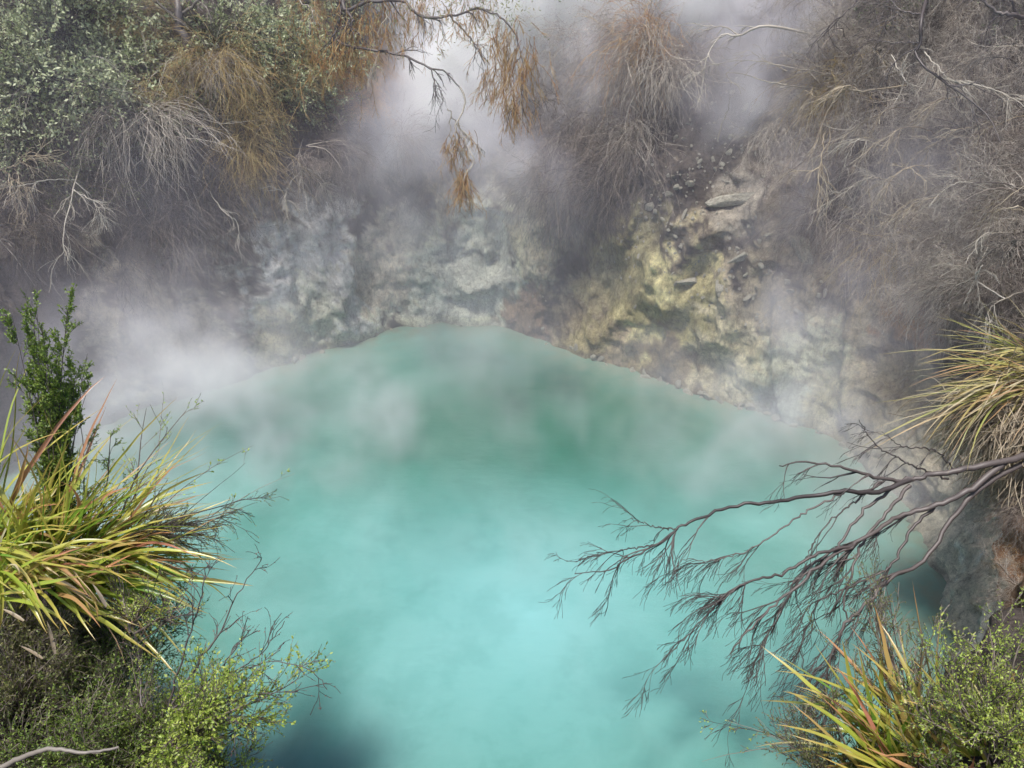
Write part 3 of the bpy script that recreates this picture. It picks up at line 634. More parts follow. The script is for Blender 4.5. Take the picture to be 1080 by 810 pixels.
# overhanging branch top centre with rusty tips
root, _ = ground(300, -40)
t = thing('overhanging_tree', 'tree reaching over the steam with crooked dark branches and rusty dead tips', 'tree', root)
inv = lambda pts: [Vector(p) - root for p in pts]
tr = Geo(); limb(tr, inv([root, at(320, -60, 11.5), at(345, -40, 10), at(362, -8, 9.2)]), .06, .035, 20, 8, .01); tr.build('trunk', M['wood_dark'], t)
g = Geo(); par = []
for pts, r0 in [
 ([(362, -8, 9.2), (366, 12, 9.1), (385, 2, 9), (425, 2, 8.9), (445, 18, 8.8), (475, 17, 8.7), (505, 8, 8.6)], .03),
 ([(362, -8, 9.2), (358, 20, 9.2), (352, 42, 9.3)], .035),
 ([(352, 42, 9.3), (372, 50, 9.1), (405, 55, 9), (432, 60, 8.9), (455, 72, 8.8), (470, 76, 8.8), (485, 92, 8.8)], .02),
 ([(455, 72, 8.8), (458, 85, 8.8), (466, 98, 8.8), (466, 112, 8.8)], .009),
 ([(475, 17, 8.7), (492, 35, 8.7), (500, 45, 8.7), (512, 62, 8.6)], .012),
 ([(505, 8, 8.6), (530, 20, 8.5), (545, 40, 8.5), (552, 75, 8.5), (548, 110, 8.5)], .012),
 ([(366, 12, 9.1), (372, 22, 9), (368, 36, 9)], .02)]:
    par.append(limb(g, inv([at(*p) for p in pts]), r0, r0 * .35, 24, 5, .008))
for a_, b_ in par: twigs(g, a_, b_, (6, 4), .3, 2, grav=.9)
g.build('branches', M['wood_dark'], t)
g = Geo()                                           # pale lichened twigs hanging in the steam
pw = []
for pts, r0 in [([(485, 92, 8.8), (490, 110, 8.8), (480, 135, 8.75), (492, 150, 8.75), (499, 165, 8.7), (494, 182, 8.7), (486, 195, 8.7)], .011), ([(472, 115, 8.8), (482, 130, 8.8), (496, 148, 8.8), (508, 157, 8.8)], .007), ([(476, 120, 8.8), (476, 145, 8.8), (488, 165, 8.8), (484, 185, 8.8)], .006),
                ([(405, 5, 8.9), (410, 25, 8.9), (415, 45, 8.9)], .007), ([(400, 45, 9), (396, 70, 9), (388, 88, 9)], .006), ([(315, 0, 10), (330, 12, 9.8), (326, 28, 9.8)], .008)]:
    g = Geo(); a_, b_ = limb(g, inv([at(*p) for p in pts]), r0, r0 * .4, 20, 4, .012)
    twigs(g, a_, b_, (7, 4), .2, 2, grav=1.2); g.build('pale_twig', M['wood_pale'], t)
g = Geo()
for (px, py, tt_, k, L_, sx) in [(545, 60, 8.5, 38, 0.75, 0.125), (520, 55, 8.6, 16, 0.5, 0.1), (552, 50, 8.5, 22, 0.5, 0.1), (534, 25, 8.5, 30, .4, .1), (525, 85, 8.6, 25, .35, .08), (487, 185, 8.7, 60, .4, .04), (480, 150, 8.75, 35, .35, .08), (440, 5, 8.9, 50, .35, .15), (395, 8, 9, 50, .4, .15), (350, 20, 9.2, 33, 0.6, 0.25), (335, 55, 9.5, 33, 0.5, 0.25), (500, 10, 8.6, 40, .25, .15), (540, 105, 8.5, 30, .4, .05), (372, 45, 9.1, 40, .4, .15)]:
    c = np.array(at(px, py, tt_) - root); o = c + rng.normal(size=(k, 3)) * sx
    P = grow(o, np.stack([rng.normal(0, .3, k), rng.normal(0, .3, k), -np.ones(k) * .6], 1), L_ * rng.uniform(.4, 1.1, k), 8, 1.4, .13); Rr = taper(k, 8, .0035, .002); g.tubes(P, Rr, 3)
    o, d, rd, pl, t_ = sprout(P, Rr, 9, .1, 1, (.3, .8)); g.tubes(grow(o, d, .10 * rng.uniform(.4, 1.3, len(o)), 4, .7, .08), taper(len(o), 4, .0026, .0014), 3)
g.build('dead_needles', M['twig_orange'], t)
g = Geo()
for (px, py, tt_, k, s_) in [(470, -5, 8.7, 320, .3), (500, 2, 8.6, 260, .22), (425, -12, 8.9, 260, .3), (345, 0, 9.3, 420, .32), (350, 48, 9.5, 260, .25), (320, 20, 9.7, 380, .35), (545, 5, 8.5, 120, .15)]:
    p = np.array(at(px, py, tt_) - root) + rng.normal(size=(k, 3)) * s_; g.leaves(p, rng.normal(size=(k, 3)) + [0, 0, -.2], rng.uniform(.03, .07, k), .013)
g.build('leaves', plant_mat('yellow_green_leaf', [(.20, .21, .08), (.32, .33, .13), (.42, .42, .22), (.36, .25, .10)], trans=.4), t, False)

def bare(label, cat, mat, limbs, m=(7, 6), L=.4, lv=2, base=None, name='dead_branch', grav=.8, ang=(.25, .8), group=None, t0=.25, bias=None, rt=.0022, wob=.14):
    base = base or at(*limbs[0][0][0]); t = thing(name, label, cat, base, group); g = Geo(); pp = []
    for pts, r0 in limbs:
        g = Geo(); a_, b_ = limb(g, [at(*p) - base for p in pts], r0, r0 * .3, 22, 5, .006)
        twigs(g, a_, b_, m, L, lv, grav=grav, ang=ang, t0=t0, bias=bias, rt=rt, wob=wob); g.build('limb', mat, t)
    return t
def gt(px, py, off=0.):
    g_, _ = ground(px, py); return (px, py, (g_ - CAM).length / ray(px, py).length - off)
def dd(px, py, off): return gt(px, py, off)
bare('pale bare twig fan hanging star-like low on the left slope', 'branch', M['wood_pale'], [([dd(88, 165, 0), dd(80, 190, .6), dd(74, 215, .7), dd(66, 250, .8), dd(72, 275, .8)], .012), ([dd(80, 190, .6), dd(50, 190, .8), dd(20, 196, .9), dd(-10, 200, .9)], .009), ([dd(78, 200, .7), dd(100, 215, .8), dd(108, 232, .8)], .008)], (9, 7), .4)
bare('straw coloured twig fan at the left edge of the slope', 'branch', M['straw'], [([dd(-5, 170, 0), dd(10, 185, .7), dd(30, 205, .9)], .01), ([dd(-5, 180, 0), dd(15, 175, .8), dd(35, 165, .9)], .01)], (10, 7), .45)
bare('long white twig drooping beside the golden curtain', 'branch', M['wood_pale'], [([dd(240, 100, 0), dd(255, 108, .6), dd(270, 122, .7), dd(285, 125, .8)], .010), ([dd(270, 122, .7), dd(273, 135, .7), dd(283, 155, .7)], .006)], (4, 3), .25)
bare('pale forked twig hanging above the white rock', 'branch', M['wood_pale'], [([dd(320, 145, 0), dd(315, 165, .6), dd(318, 185, .7), dd(325, 225, .8)], .009), ([dd(315, 175, .6), dd(335, 190, .7), dd(345, 205, .8)], .007), ([dd(318, 180, .6), dd(305, 195, .7), dd(300, 215, .7)], .007)], (8, 6), .35)
bare('curving pale twig hanging into the steam below the curtains', 'branch', M['wood_pale'], [([dd(215, 195, 0), dd(235, 222, .7), dd(250, 235, .8), dd(252, 262, .8)], .008)], (5, 4), .3)
bare('white crooked branch curling at the top left of the rusty bushes', 'branch', M['wood_pale'], [([dd(285, -10, 0), dd(275, 5, 1.2), dd(280, 2, 1.4), dd(262, -8, 1.4)], .012), ([dd(222, 25, .6), dd(226, 8, 1), dd(218, -10, 1)], .012)], (4, 3), .25)
# right wall branches
bare('long arched tan branch over the top of the scree', 'branch', M['wood_pale'], [([dd(870, 40, 0), dd(808, 27, .9), dd(780, 38, 1), dd(760, 38, 1), dd(745, 62, .9), dd(740, 100, .6)], .022), ([dd(780, 38, 1), dd(762, 28, 1), dd(735, 35, 1)], .012)], (7, 5), .5)
bare('thin pale twig crossing horizontally above the scree', 'branch', M['wood_pale'], [([dd(900, 80, 0), dd(850, 74, .8), dd(790, 64, 1), dd(740, 70, 1)], .009), ([dd(830, 75, .9), dd(800, 60, 1), dd(793, 55, 1)], .007), ([dd(880, 95, .2), dd(830, 90, .8), dd(770, 76, 1), dd(772, 88, 1)], .009)], (4, 4), .3)
bare('white broken stick standing on the scree', 'stick', M['wood_pale'], [([dd(757, 150, 0), dd(762, 130, .3), dd(768, 115, .45), dd(770, 102, .5)], .014)], (2, 2), .12)
bare('crooked dark branch hanging from the top of the right thicket', 'branch', M['wood_dark'], [([dd(985, -30, .2), dd(972, 15, 1.6), dd(971, 45, 1.7), dd(966, 56, 1.7), dd(978, 72, 1.7), dd(1000, 90, 1.5), dd(1040, 120, 1.3), dd(1055, 150, 1.2)], .022), ([dd(971, 45, 1.7), dd(945, 45, 1.6), dd(915, 42, 1.6)], .008), ([dd(972, 15, 1.6), dd(950, 10, 1.6), dd(930, -10, 1.6)], .010)], (7, 6), .5)
bare('thick dark limb across the top right corner', 'branch', M['wood_dark'], [([dd(1110, 30, .2), dd(1072, 16, 1.4), dd(1050, 12, 1.5), dd(1030, -10, 1.5)], .035), ([dd(1072, 16, 1.4), dd(1066, -2, 1.5), dd(1060, -20, 1.5)], .018)], (6, 5), .4)
bare('fine dark twig slanting down across the bright steam at upper right', 'branch', M['wood_dark'], [([dd(915, -15, .6), dd(895, 10, 1.6), dd(870, 32, 1.7), dd(855, 52, 1.7)], .010), ([dd(895, 10, 1.6), dd(915, -2, 1.6), dd(935, -12, 1.5)], .008), ([dd(945, -5, 1.4), dd(940, 10, 1.6), dd(934, 25, 1.6)], .009)], (8, 6), .35)
bare('bright bleached branch lying across the right thicket', 'branch', M['wood_pale'], [([dd(985, 80, 1), dd(1005, 85, 1.2), dd(1030, 90, 1.2), dd(1060, 100, 1.2), dd(1085, 115, 1)], .013), ([dd(975, 55, 1), dd(990, 72, 1.2), dd(1003, 88, 1.2)], .010), ([dd(940, 58, 1), dd(955, 85, 1.2), dd(950, 78, 1.2)], .008)], (9, 6), .4)
bare('arched straw twig with stems falling over the pale boulder', 'branch', M['straw'], [([dd(955, 90, .5), dd(920, 95, 1.1), dd(900, 95, 1.2), dd(895, 90, 1.2), dd(880, 105, 1.2), dd(868, 130, 1.1), dd(858, 165, 1)], .012), ([dd(895, 92, 1.2), dd(870, 105, 1.1), dd(848, 95, 1.1)], .009), ([dd(870, 140, 1.1), dd(865, 175, 1), dd(862, 200, .9)], .008)], (9, 6), .45, grav=1.4)
bare('forked white branch reaching above the upper tussock', 'branch', M['wood_pale'], [([dd(1095, 300, .2), dd(1060, 315, .7), dd(1045, 325, .8), dd(1040, 340, .8)], .012), ([dd(1060, 315, .7), dd(1030, 295, .9), dd(1036, 280, .9), dd(1020, 310, .9)], .008)], (7, 5), .35)
for i, (px, py) in enumerate([(930, 120), (960, 150), (1000, 140), (1040, 180), (1010, 200), (1060, 230), (950, 180), (975, 215), (1030, 250), (900, 160), (1070, 270), (990, 110), (1060, 130), (915, 200), (1000, 255), (1045, 75), (1070, 200)]):
    a_ = random.uniform(-1, 1)
    bare('bleached thin branch woven through the right thicket', 'branch', random.choice([M['wood_pale'], M['straw'], M['wood_grey']]), [([dd(px + 35, py - 5, .3), dd(px + 12, py - 8 + a_ * 8, .9), dd(px - 10, py + a_ * 16, 1), dd(px - 32, py + 14 + a_ * 14, .9)], .008)], (7, 6), .38, group='bleached branches in the right thicket', grav=1.2)

# ------------------------------------------------------------------ the big dead branch over the pool (right)
T0 = 6.0
big = thing('fallen_dead_branch', 'large dark leafless branch reaching from the right bank far over the pool', 'branch', at(1130, 470, 6.2))
b0 = big.location.copy()
g = Geo(); LM = []
def bl(pts, r0, r1=None, n=34): LM.append(limb(g, [at(*p) - b0 for p in pts], r0 * .78, (r1 or r0 * .22) * .75, n + 14, 7, .0065))
bl([(1130, 470, 6.2), (1070, 484, 5.95), (1020, 494, 5.9), (985, 501, 5.95), (960, 506, 6.0), (925, 504, 5.9), (890, 492, 5.8), (850, 487, 5.8), (822, 491, 5.7)], .042, .006)
bl([(960, 506, 6.0), (925, 518, 5.9), (890, 520, 5.8), (850, 524, 5.8), (810, 530, 5.7), (770, 533, 5.7), (735, 548, 5.6), (715, 558, 5.6), (690, 575, 5.6), (662, 590, 5.6), (640, 602, 5.6), (606, 605, 5.6)], .028, .004, 44)
bl([(1060, 487, 5.95), (1025, 515, 5.9), (990, 532, 5.95), (960, 540, 6.0), (930, 555, 5.9), (900, 575, 5.8), (865, 595, 5.7), (845, 615, 5.6), (815, 640, 5.6), (790, 665, 5.5), (770, 690, 5.5)], .034, .006, 40)
bl([(900, 575, 5.8), (860, 585, 5.7), (825, 605, 5.7), (795, 612, 5.6), (770, 625, 5.6), (750, 645, 5.6), (730, 665, 5.6), (705, 690, 5.6)], .018, .004)
bl([(1100, 480, 6.05), (1040, 510, 5.95), (1005, 545, 5.95), (975, 590, 5.9), (940, 610, 5.8), (915, 635, 5.7), (890, 660, 5.6), (878, 685, 5.6), (872, 720, 5.6), (865, 760, 5.6)], .030, .006, 40)
bl([(960, 512, 6.0), (935, 540, 5.9), (910, 570, 5.9), (900, 600, 5.8), (890, 635, 5.8), (893, 655, 5.8), (880, 690, 5.8), (872, 725, 5.8)], .020, .004)
bl([(940, 515, 6.0), (905, 545, 5.9), (880, 580, 5.8), (845, 605, 5.8), (820, 650, 5.7), (800, 690, 5.7), (790, 720, 5.7)], .018, .004)
bl([(985, 535, 6.0), (960, 560, 6.0), (945, 590, 5.9), (925, 605, 5.9), (880, 625, 5.8), (860, 640, 5.8), (845, 680, 5.8), (850, 720, 5.8)], .018, .004)
bl([(890, 520, 5.8), (850, 540, 5.8), (800, 575, 5.7), (760, 590, 5.7), (720, 590, 5.7)], .012, .003)
bl([(930, 508, 5.9), (900, 530, 5.9), (870, 555, 5.8), (850, 590, 5.8), (852, 610, 5.8)], .012, .003)
bl([(1010, 500, 6.2), (985, 475, 6.2), (950, 470, 6.1), (930, 455, 6.1)], .010, .003)
bl([(1000, 505, 6.2), (960, 490, 6.1), (925, 470, 6.1), (906, 443, 6.0)], .012, .004)
bl([(715, 558, 5.6), (690, 555, 5.6), (665, 547, 5.6)], .008, .003); bl([(690, 575, 5.6), (655, 580, 5.6), (610, 590, 5.6)], .008, .003)
g.build('limbs', M['wood_dark'], big)
g = Geo()
bias = np.array([-.45, -.1, -.55])
for i, (a_, b_) in enumerate(LM):
    m = (12, 6, 4) if i in (2, 3, 4, 5, 6, 7) else ((9, 5, 3) if i in (1, 8) else (5, 3, 2))
    twigs(g, a_, b_, m, .42 if i not in (10, 11, 12, 13) else .3, 3, grav=.55, bias=bias * (1 if i not in (1, 12, 13) else .45), t0=.3 if i != 1 else .45, ang=(.2, .6), rt=.0016, wob=.12, mm=(1, .55, .32), nn=(9, 7, 5))
g.build('twigs', M['wood_dark'], big)

# ------------------------------------------------------------------ tussocks of strap leaves
def tussock(label, mats, base, fans, name='flax_tussock', w=(.014, .031)):
    """fans: (offset, direction, spread, count, length, droop)"""
    t = thing(name, label, 'tussock', base); g = Geo(); gd = Geo()
    for off, dr, spread, k, L_, gv in fans:
        o = np.array(off) + rng.normal(size=(k, 3)) * .045; d = nrm(np.array(dr, float)) + rng.normal(size=(k, 3)) * spread
        k = len(o); P = grow(o, d, L_ * rng.uniform(.55, 1.12, k), 14, gv * rng.uniform(.4, 1.8, k), .045)
        (g if mats[1] is None or off != 'x' else gd).blades(P, rng.uniform(w[0], w[1], k))
        kd = k // 4
        P = grow(o[:kd], d[:kd] + rng.normal(size=(kd, 3)) * spread * .7, L_ * rng.uniform(.4, .9, kd), 12, gv * 2.2, .06); gd.blades(P, rng.uniform(w[0], w[1], kd) * .5)
    g.build('leaves', mats[0], t)
    if gd.n: gd.build('dry_leaves', mats[1], t)
    return t
lbase = down_to(-2.3, 3.25); 
def lp(px, py, t): return at(px, py, t)
def fan(px, py, t, tx, ty, tt_, spread, k, gv, base):
    a = lp(px, py, t); b = lp(tx, ty, tt_); d = b - a; L_ = d.length * 1.12
    return (tuple(a - base), tuple(Vector(d.normalized()) + Vector((0, 0, gv * .2))), spread, int(k * 1.9), L_ * .95, gv)
bs = lp(40, 620, 4.2)
tussock('bright yellow green tussock with red tipped strap leaves on the left bank', (M['flax'], M['flax_dry']), bs, [
 fan(45, 610, 4.2, 150, 440, 4.0, .20, 16, .35, bs), fan(70, 615, 4.2, 200, 500, 4.0, .2, 20, .7, bs), fan(80, 615, 4.1, 205, 545, 3.9, .2, 20, .9, bs),
 fan(60, 630, 4.1, 190, 585, 3.8, .22, 14, 1.0, bs), fan(40, 610, 4.1, 40, 480, 3.9, .28, 18, .4, bs), fan(20, 610, 4.1, 100, 500, 3.9, .25, 18, .6, bs)])
bs = lp(-10, 590, 4.0)
tussock('second tussock at the left edge with leaves bent across the small upright shrub', (M['flax'], M['flax_dry']), bs, [
 fan(-15, 600, 4.1, 20, 400, 3.9, .25, 12, .5, bs), fan(-10, 580, 4.1, 70, 520, 3.9, .3, 18, .7, bs), fan(0, 590, 3.9, 90, 600, 3.6, .3, 14, 1.0, bs), fan(10, 620, 3.8, 100, 560, 3.6, .25, 14, .6, bs)])
bs = lp(120, 590, 4.2)
tussock('small drooping tussock with orange blades at the lip of the left bank', (M['flax'], M['flax_dry']), bs, [
 fan(110, 595, 4.2, 215, 580, 4.0, .16, 12, 1.3, bs), fan(115, 585, 4.2, 200, 515, 4.0, .16, 10, .9, bs), fan(110, 600, 4.1, 170, 640, 3.9, .2, 8, 1.6, bs)], w=(.012, .022))
# right upper tussock
_fan = fan
def fan(*a):
    f = list(_fan(*a)); f[3] = int(f[3] * .5); return tuple(f)
bs = at(1095, 400, 6.3)
tussock('straw and green tussock leaning out from the right bank over the steam', (M['flax_dry'], M['straw']), bs, [
 fan(1090, 385, 6.4, 965, 378, 6.0, .10, 20, .35, bs), fan(1085, 400, 6.3, 962, 418, 5.9, .10, 22, .5, bs), fan(1085, 370, 6.4, 1000, 342, 6.2, .14, 20, .3, bs), fan(1080, 415, 6.2, 945, 448, 5.9, .09, 18, .5, bs),
 fan(1100, 410, 6.2, 1030, 420, 5.8, .22, 26, .5, bs), fan(1110, 380, 6.3, 1060, 350, 6.0, .28, 26, .4, bs), fan(1090, 400, 6.3, 1000, 400, 5.8, .15, 24, .45, bs)], w=(.009, .020))
# fibrous root mound under it
bs = at(1085, 440, 6.35)
t = thing('root_mound', 'mound of matted straw coloured roots under the right tussock', 'roots', bs); g = Geo()
for (px, py, tt_, k, L_) in [(1085, 430, 6.3, 300, .75), (1060, 438, 6.3, 260, .6), (1035, 430, 6.35, 180, .5), (1095, 460, 6.3, 260, .7), (1080, 490, 6.4, 160, .45), (1105, 510, 6.4, 160, .5)]:
    c = np.array(at(px, py, tt_) - bs); o = c + rng.normal(size=(k, 3)) * .09
    g.tubes(grow(o, np.stack([rng.normal(-.9, .4, k), rng.normal(-.25, .4, k), rng.normal(-.1, .4, k)], 1), L_ * rng.uniform(.4, 1.1, k), 10, 1.6, .14), taper(k, 10, .0055, .0025), 3)
g.build('roots', M['straw'], t)
import bmesh
bm = bmesh.new(); bmesh.ops.create_icosphere(bm, subdivisions=4, radius=1)
for v in bm.verts: v.co *= 1 + noise.fractal(v.co * 1.6, .8, 2, 4) * .35
me = bpy.data.meshes.new('soil'); bm.to_mesh(me); bm.free(); me.materials.append(M['twig_brown'])
so_ = bpy.data.objects.new('soil', me); C.objects.link(so_); so_.parent = t; so_.location = at(1115, 450, 6.7) - bs; so_.scale = (.45, .5, .4)
# right bank hanging roots and dry stems
for key, px, py, s, lab in [('d_beige', 1075, 500, .45, 'beige stems hanging over the white cliff below the root mound'), ('d_brown', 1075, 520, .3, 'brown roots hanging beside the white cliff on the right'), ('d_beige', 1040, 505, .45, 'short pale roots at the top of the white cliff'), ('orange', 1078, 585, .22, 'rusty dead bush on the orange earth at the right edge'), ('brown', 1079, 640, .28, 'brown twiggy dead bush at the right edge above the lower tussock'), ('beige2', 1072, 615, .3, 'thin grey dead bush beside the white cliff on the right'), ('d_brown', 1079, 548, .35, 'brown stems hanging at the right edge over orange earth')]:
    put(key, px, py, s, lab)

# lower right
fan = _fan
bs = at(985, 850, 3.5)
tussock('wide bladed yellow green tussock in the bottom right corner', (M['flax'], M['flax_dry']), bs, [
 fan(965, 830, 3.5, 835, 675, 3.5, .05, 3, .8, bs), fan(930, 830, 3.5, 905, 690, 3.4, .10, 6, .3, bs), fan(985, 830, 3.5, 880, 700, 3.4, .16, 10, .7, bs), fan(1000, 840, 3.4, 905, 640, 3.5, .12, 7, .3, bs), fan(1020, 850, 3.3, 955, 700, 3.2, .2, 10, .5, bs),
 fan(1060, 850, 3.2, 1010, 720, 3.1, .22, 12, .5, bs), fan(1000, 860, 3.3, 880, 790, 3.1, .2, 12, .9, bs), fan(1070, 840, 3.2, 1080, 660, 3.2, .2, 9, .4, bs), fan(950, 850, 3.4, 880, 780, 3.2, .25, 12, .8, bs), fan(960, 840, 3.3, 890, 745, 3.1, .2, 9, .6, bs), fan(1030, 850, 3.1, 960, 760, 2.9, .25, 9, .6, bs)], w=(.018, .036))
def shrub_at(px, py, t_, label, wood, leaf, tx, ty, tt_, n=(7, 7, 6), wid=.35, ll=(.012, .02), per=10, r=.007, name='shrub', lw=.5, L2=.5, wob=.06, grav=(.0, .1, .1), ang=.4, drop=True, group=None, updir=.25):
    """shrub whose stems run from one spot towards another"""
    if t_ is None:
        g_, _ = ground(px, min(py, 806)); t_ = (g_ - CAM).length / ray(px, min(py, 806)).length + .02; tt_ = t_ - .22
    a = at(px, py, t_); b = at(tx, ty, tt_); d = np.array(b - a); H = np.linalg.norm(d); d = d / H
    t = thing(name, label, 'shrub', a, group); k = n[0]
    P = grow(rng.normal(size=(k, 3)) * .02, d + rng.normal(size=(k, 3)) * wid, H * rng.uniform(.6, 1.08, k), 10, grav[0], wob); Rr = taper(k, 10, r, r * .25)
    g = Geo(); g.tubes(P, Rr, 5)
    for lv in range(1, len(n)):
        o, dd_, rd, pl, tt = sprout(P, Rr, n[lv], .15, 1, (.3, .8), bias=np.array([0, 0, updir])); K = len(o); nn = (8, 7, 6)[lv]
        P = grow(o, dd_, H * (L2 if lv == 1 else L2 * .5) * rng.uniform(.4, 1.1, K), nn, grav[lv], .09); Rr = taper(K, nn, np.minimum(rd * .7, r * .4), .0012); g.tubes(P, Rr, 3)
    g.build('branches', wood, t)
    if leaf:
        p, T, tt, ix = along(P, per, .1, 1.02); dl = T + rng.normal(size=p.shape) * .7; cl = rng.random(len(P))[ix]; ln = rng.uniform(*ll, len(p))
        h = Geo(); h.leaves(p, dl, ln, ln * lw, rnd=np.clip(cl * .6 + rng.random(len(p)) * .4, 0, 1), tt=tt); h.build('leaves', leaf, t, False)
    return t
shrub_at(62, 600, 4.3, 'small upright dark green shrub standing above the left tussocks', M['wood_dark'], M['leaf_green'], 56, 328, 4.2, n=(20, 20, 8), wid=.05, ll=(.010, .019), per=11, L2=.09, updir=.4, wob=.022, r=.005)
shrub_at(85, 590, 4.3, 'low dark green sprig leaning right from the upright shrub', M['wood_dark'], M['leaf_green'], 120, 465, 4.15, n=(6, 8, 5), wid=.10, ll=(.01, .018), per=8, L2=.2, updir=0)
shrub_at(110, 600, 4.2, 'pale yellow leafed sprig against the steam beyond the left tussock', M['twig_brown'], M['leaf_lime'], 165, 425, 4.2, n=(4, 5, 4), wid=.16, ll=(.012, .02), per=4, L2=.25)
shrub_at(150, 590, 4.2, 'slender sprig with pale green tips reaching over the water', M['twig_brown'], M['leaf_lime'], 262, 458, 4.2, n=(2, 3, 2), wid=.03, ll=(.012, .022), per=3, L2=.10, r=.003)
shrub_at(150, 560, 4.2, 'thin pale green tipped sprig above the slender sprig', M['twig_brown'], M['leaf_lime'], 243, 437, 4.3, n=(1, 3, 2), wid=.03, ll=(.012, .022), per=4, L2=.10, r=.003)
shrub_at(110, 575, 4.1, 'dark feathery branch stretching right over the water from the left bank', M['wood_dark'], M['leaf_dull'], 262, 545, 4.1, n=(8, 9, 7), wid=.08, ll=(.008, .014), per=5, L2=.24, lw=.35, updir=0)
for (px, py, t_, tx, ty, lab, leaf, n) in [
 (20, 690, 20, 610, 'dull olive bush on the left edge below the tussocks', 'leaf_dull', (13, 9, 9), .55),
 (75, 695, 75, 615, 'dull olive bush beside the first one below the tussocks', 'leaf_dull', (13, 9, 9), .55),
 (115, 690, 130, 620, 'olive green bush overhanging the edge of the left bank', 'leaf_dull', (13, 9, 9), .5),
 (25, 765, 25, 680, 'olive and green bush low at the left edge', 'leaf_dull', (13, 9, 9), .6),
 (85, 760, 90, 680, 'fresh green small leafed bush in the middle of the left bank', 'leaf_green', (13, 9, 9), .55),
 (135, 740, 145, 660, 'green small leafed bush at the lip of the left bank', 'leaf_green', (12, 9, 9), .5),
 (40, 830, 40, 750, 'green bush at the bottom left behind the grey log', 'leaf_green', (13, 9, 9), .6),
 (105, 820, 105, 745, 'green bush at the bottom edge right of the grey log', 'leaf_green', (13, 9, 9), .6),
 (165, 800, 165, 730, 'dark twiggy bush at the bottom edge beside the lime green shrub', 'leaf_green', (12, 8, 8), .5),
 (0, 730, 0, 660, 'dark olive bush cut by the left edge of the view', 'leaf_dull', (12, 9, 9), .55),
 (140, 800, 150, 790, 'bright green leafed bush in the low middle of the bottom left bank', 'leaf_lime', (10, 8, 8), .8),
 (205, 815, 215, 770, 'green shrub overhanging the water at the bottom edge', 'leaf_lime', (11, 8, 8), .55),
 ]:
    px, py, tx, ty, lab, leaf, n, wid = (px, py, t_, tx, ty, lab, leaf, n)
    shrub_at(px, py, None, lab, M['twig_brown'], M[leaf], tx, ty, None, n=n, wid=wid, ll=(.009, .018), per=8, L2=.5, r=.005)
shrub_at(180, 790, 3.6, 'lime green leafy shrub leaning out over the water at lower left', M['twig_brown'], M['leaf_lime'], 272, 722, 3.5, n=(11, 8, 7), wid=.26, ll=(.012, .023), per=8, L2=.42)
shrub_at(175, 790, 3.5, 'lime leafed sprigs at the bottom edge below the lime green shrub', M['twig_brown'], M['leaf_lime'], 220, 795, 3.3, n=(8, 7, 6), wid=.4, ll=(.012, .022), per=7, L2=.5)
shrub_at(140, 660, 3.9, 'yellow green leafy sprigs hanging at the lip below the tussock', M['twig_brown'], M['leaf_lime'], 150, 600, 3.8, n=(8, 7, 6), wid=.5, ll=(.008, .015), per=4, L2=.5)
shrub_at(150, 740, 3.7, 'pair of pale leafy shoots rising between bank and bare twigs', M['twig_brown'], M['leaf_lime'], 180, 670, 3.7, n=(5, 4, 3), wid=.2, ll=(.008, .014), per=5, L2=.2, r=.003)
# bare budded stems rising over the water
t = thing('bare_shrub', 'bare shrub of thin dark budded stems rising over the water at lower left', 'shrub', at(178, 745, 3.6)); b0 = t.location.copy(); g = Geo(); hb = Geo(); LS = []
for pts, r0 in [([(178, 745, 3.6), (190, 700, 3.6), (207, 650, 3.6), (216, 610, 3.6), (221, 590, 3.6)], .006), ([(180, 745, 3.6), (205, 705, 3.6), (235, 660, 3.6), (252, 625, 3.6), (276, 590, 3.6)], .006),
                ([(182, 748, 3.6), (220, 718, 3.6), (245, 690, 3.6), (262, 665, 3.6)], .005), ([(185, 750, 3.6), (235, 715, 3.6), (275, 690, 3.6), (300, 655, 3.6)], .005), ([(145, 680, 3.8), (170, 660, 3.8), (190, 635, 3.8), (200, 612, 3.8)], .004),
                ([(190, 755, 3.5), (250, 760, 3.5), (262, 790, 3.5)], .006), ([(200, 750, 3.5), (260, 735, 3.5), (315, 728, 3.5)], .004), ([(150, 745, 3.6), (148, 700, 3.7), (140, 660, 3.7)], .005), ([(205, 745, 3.6), (270, 700, 3.6), (322, 705, 3.6), (345, 727, 3.6)], .003)]:
    LS.append(limb(g, [at(*p) - b0 for p in pts], r0, .0018, 20, 5, .004))
for a_, b_ in LS: 
    tw = twigs(g, a_, b_, (6, 3), .16, 2, grav=.1, ang=(.3, .8), rt=.0012, t0=.25)
    p, T, tt, ix = along(np.concatenate([tw[1][:, ::1]]), 3, .2, 1.); hb.leaves(p, T + rng.normal(size=p.shape) * .8, .008, .006)
g.build('stems', M['wood_dark'], t); hb.build('leaves', M['bud_red'], t, False)
# grey log bottom left
t = thing('fallen_log', 'weathered grey branch lying on the bottom left of the bank', 'log', at(-10, 812, 3.25)); b0 = t.location.copy(); g = Geo()
limb(g, [at(*p) - b0 for p in [(-30, 826, 3.2), (18, 802, 3.15), (52, 790, 3.1), (88, 794, 3.1), (125, 788, 3.15)]], .014, .005, 30, 8, .0025); g.build('log', M['wood_grey'], t)
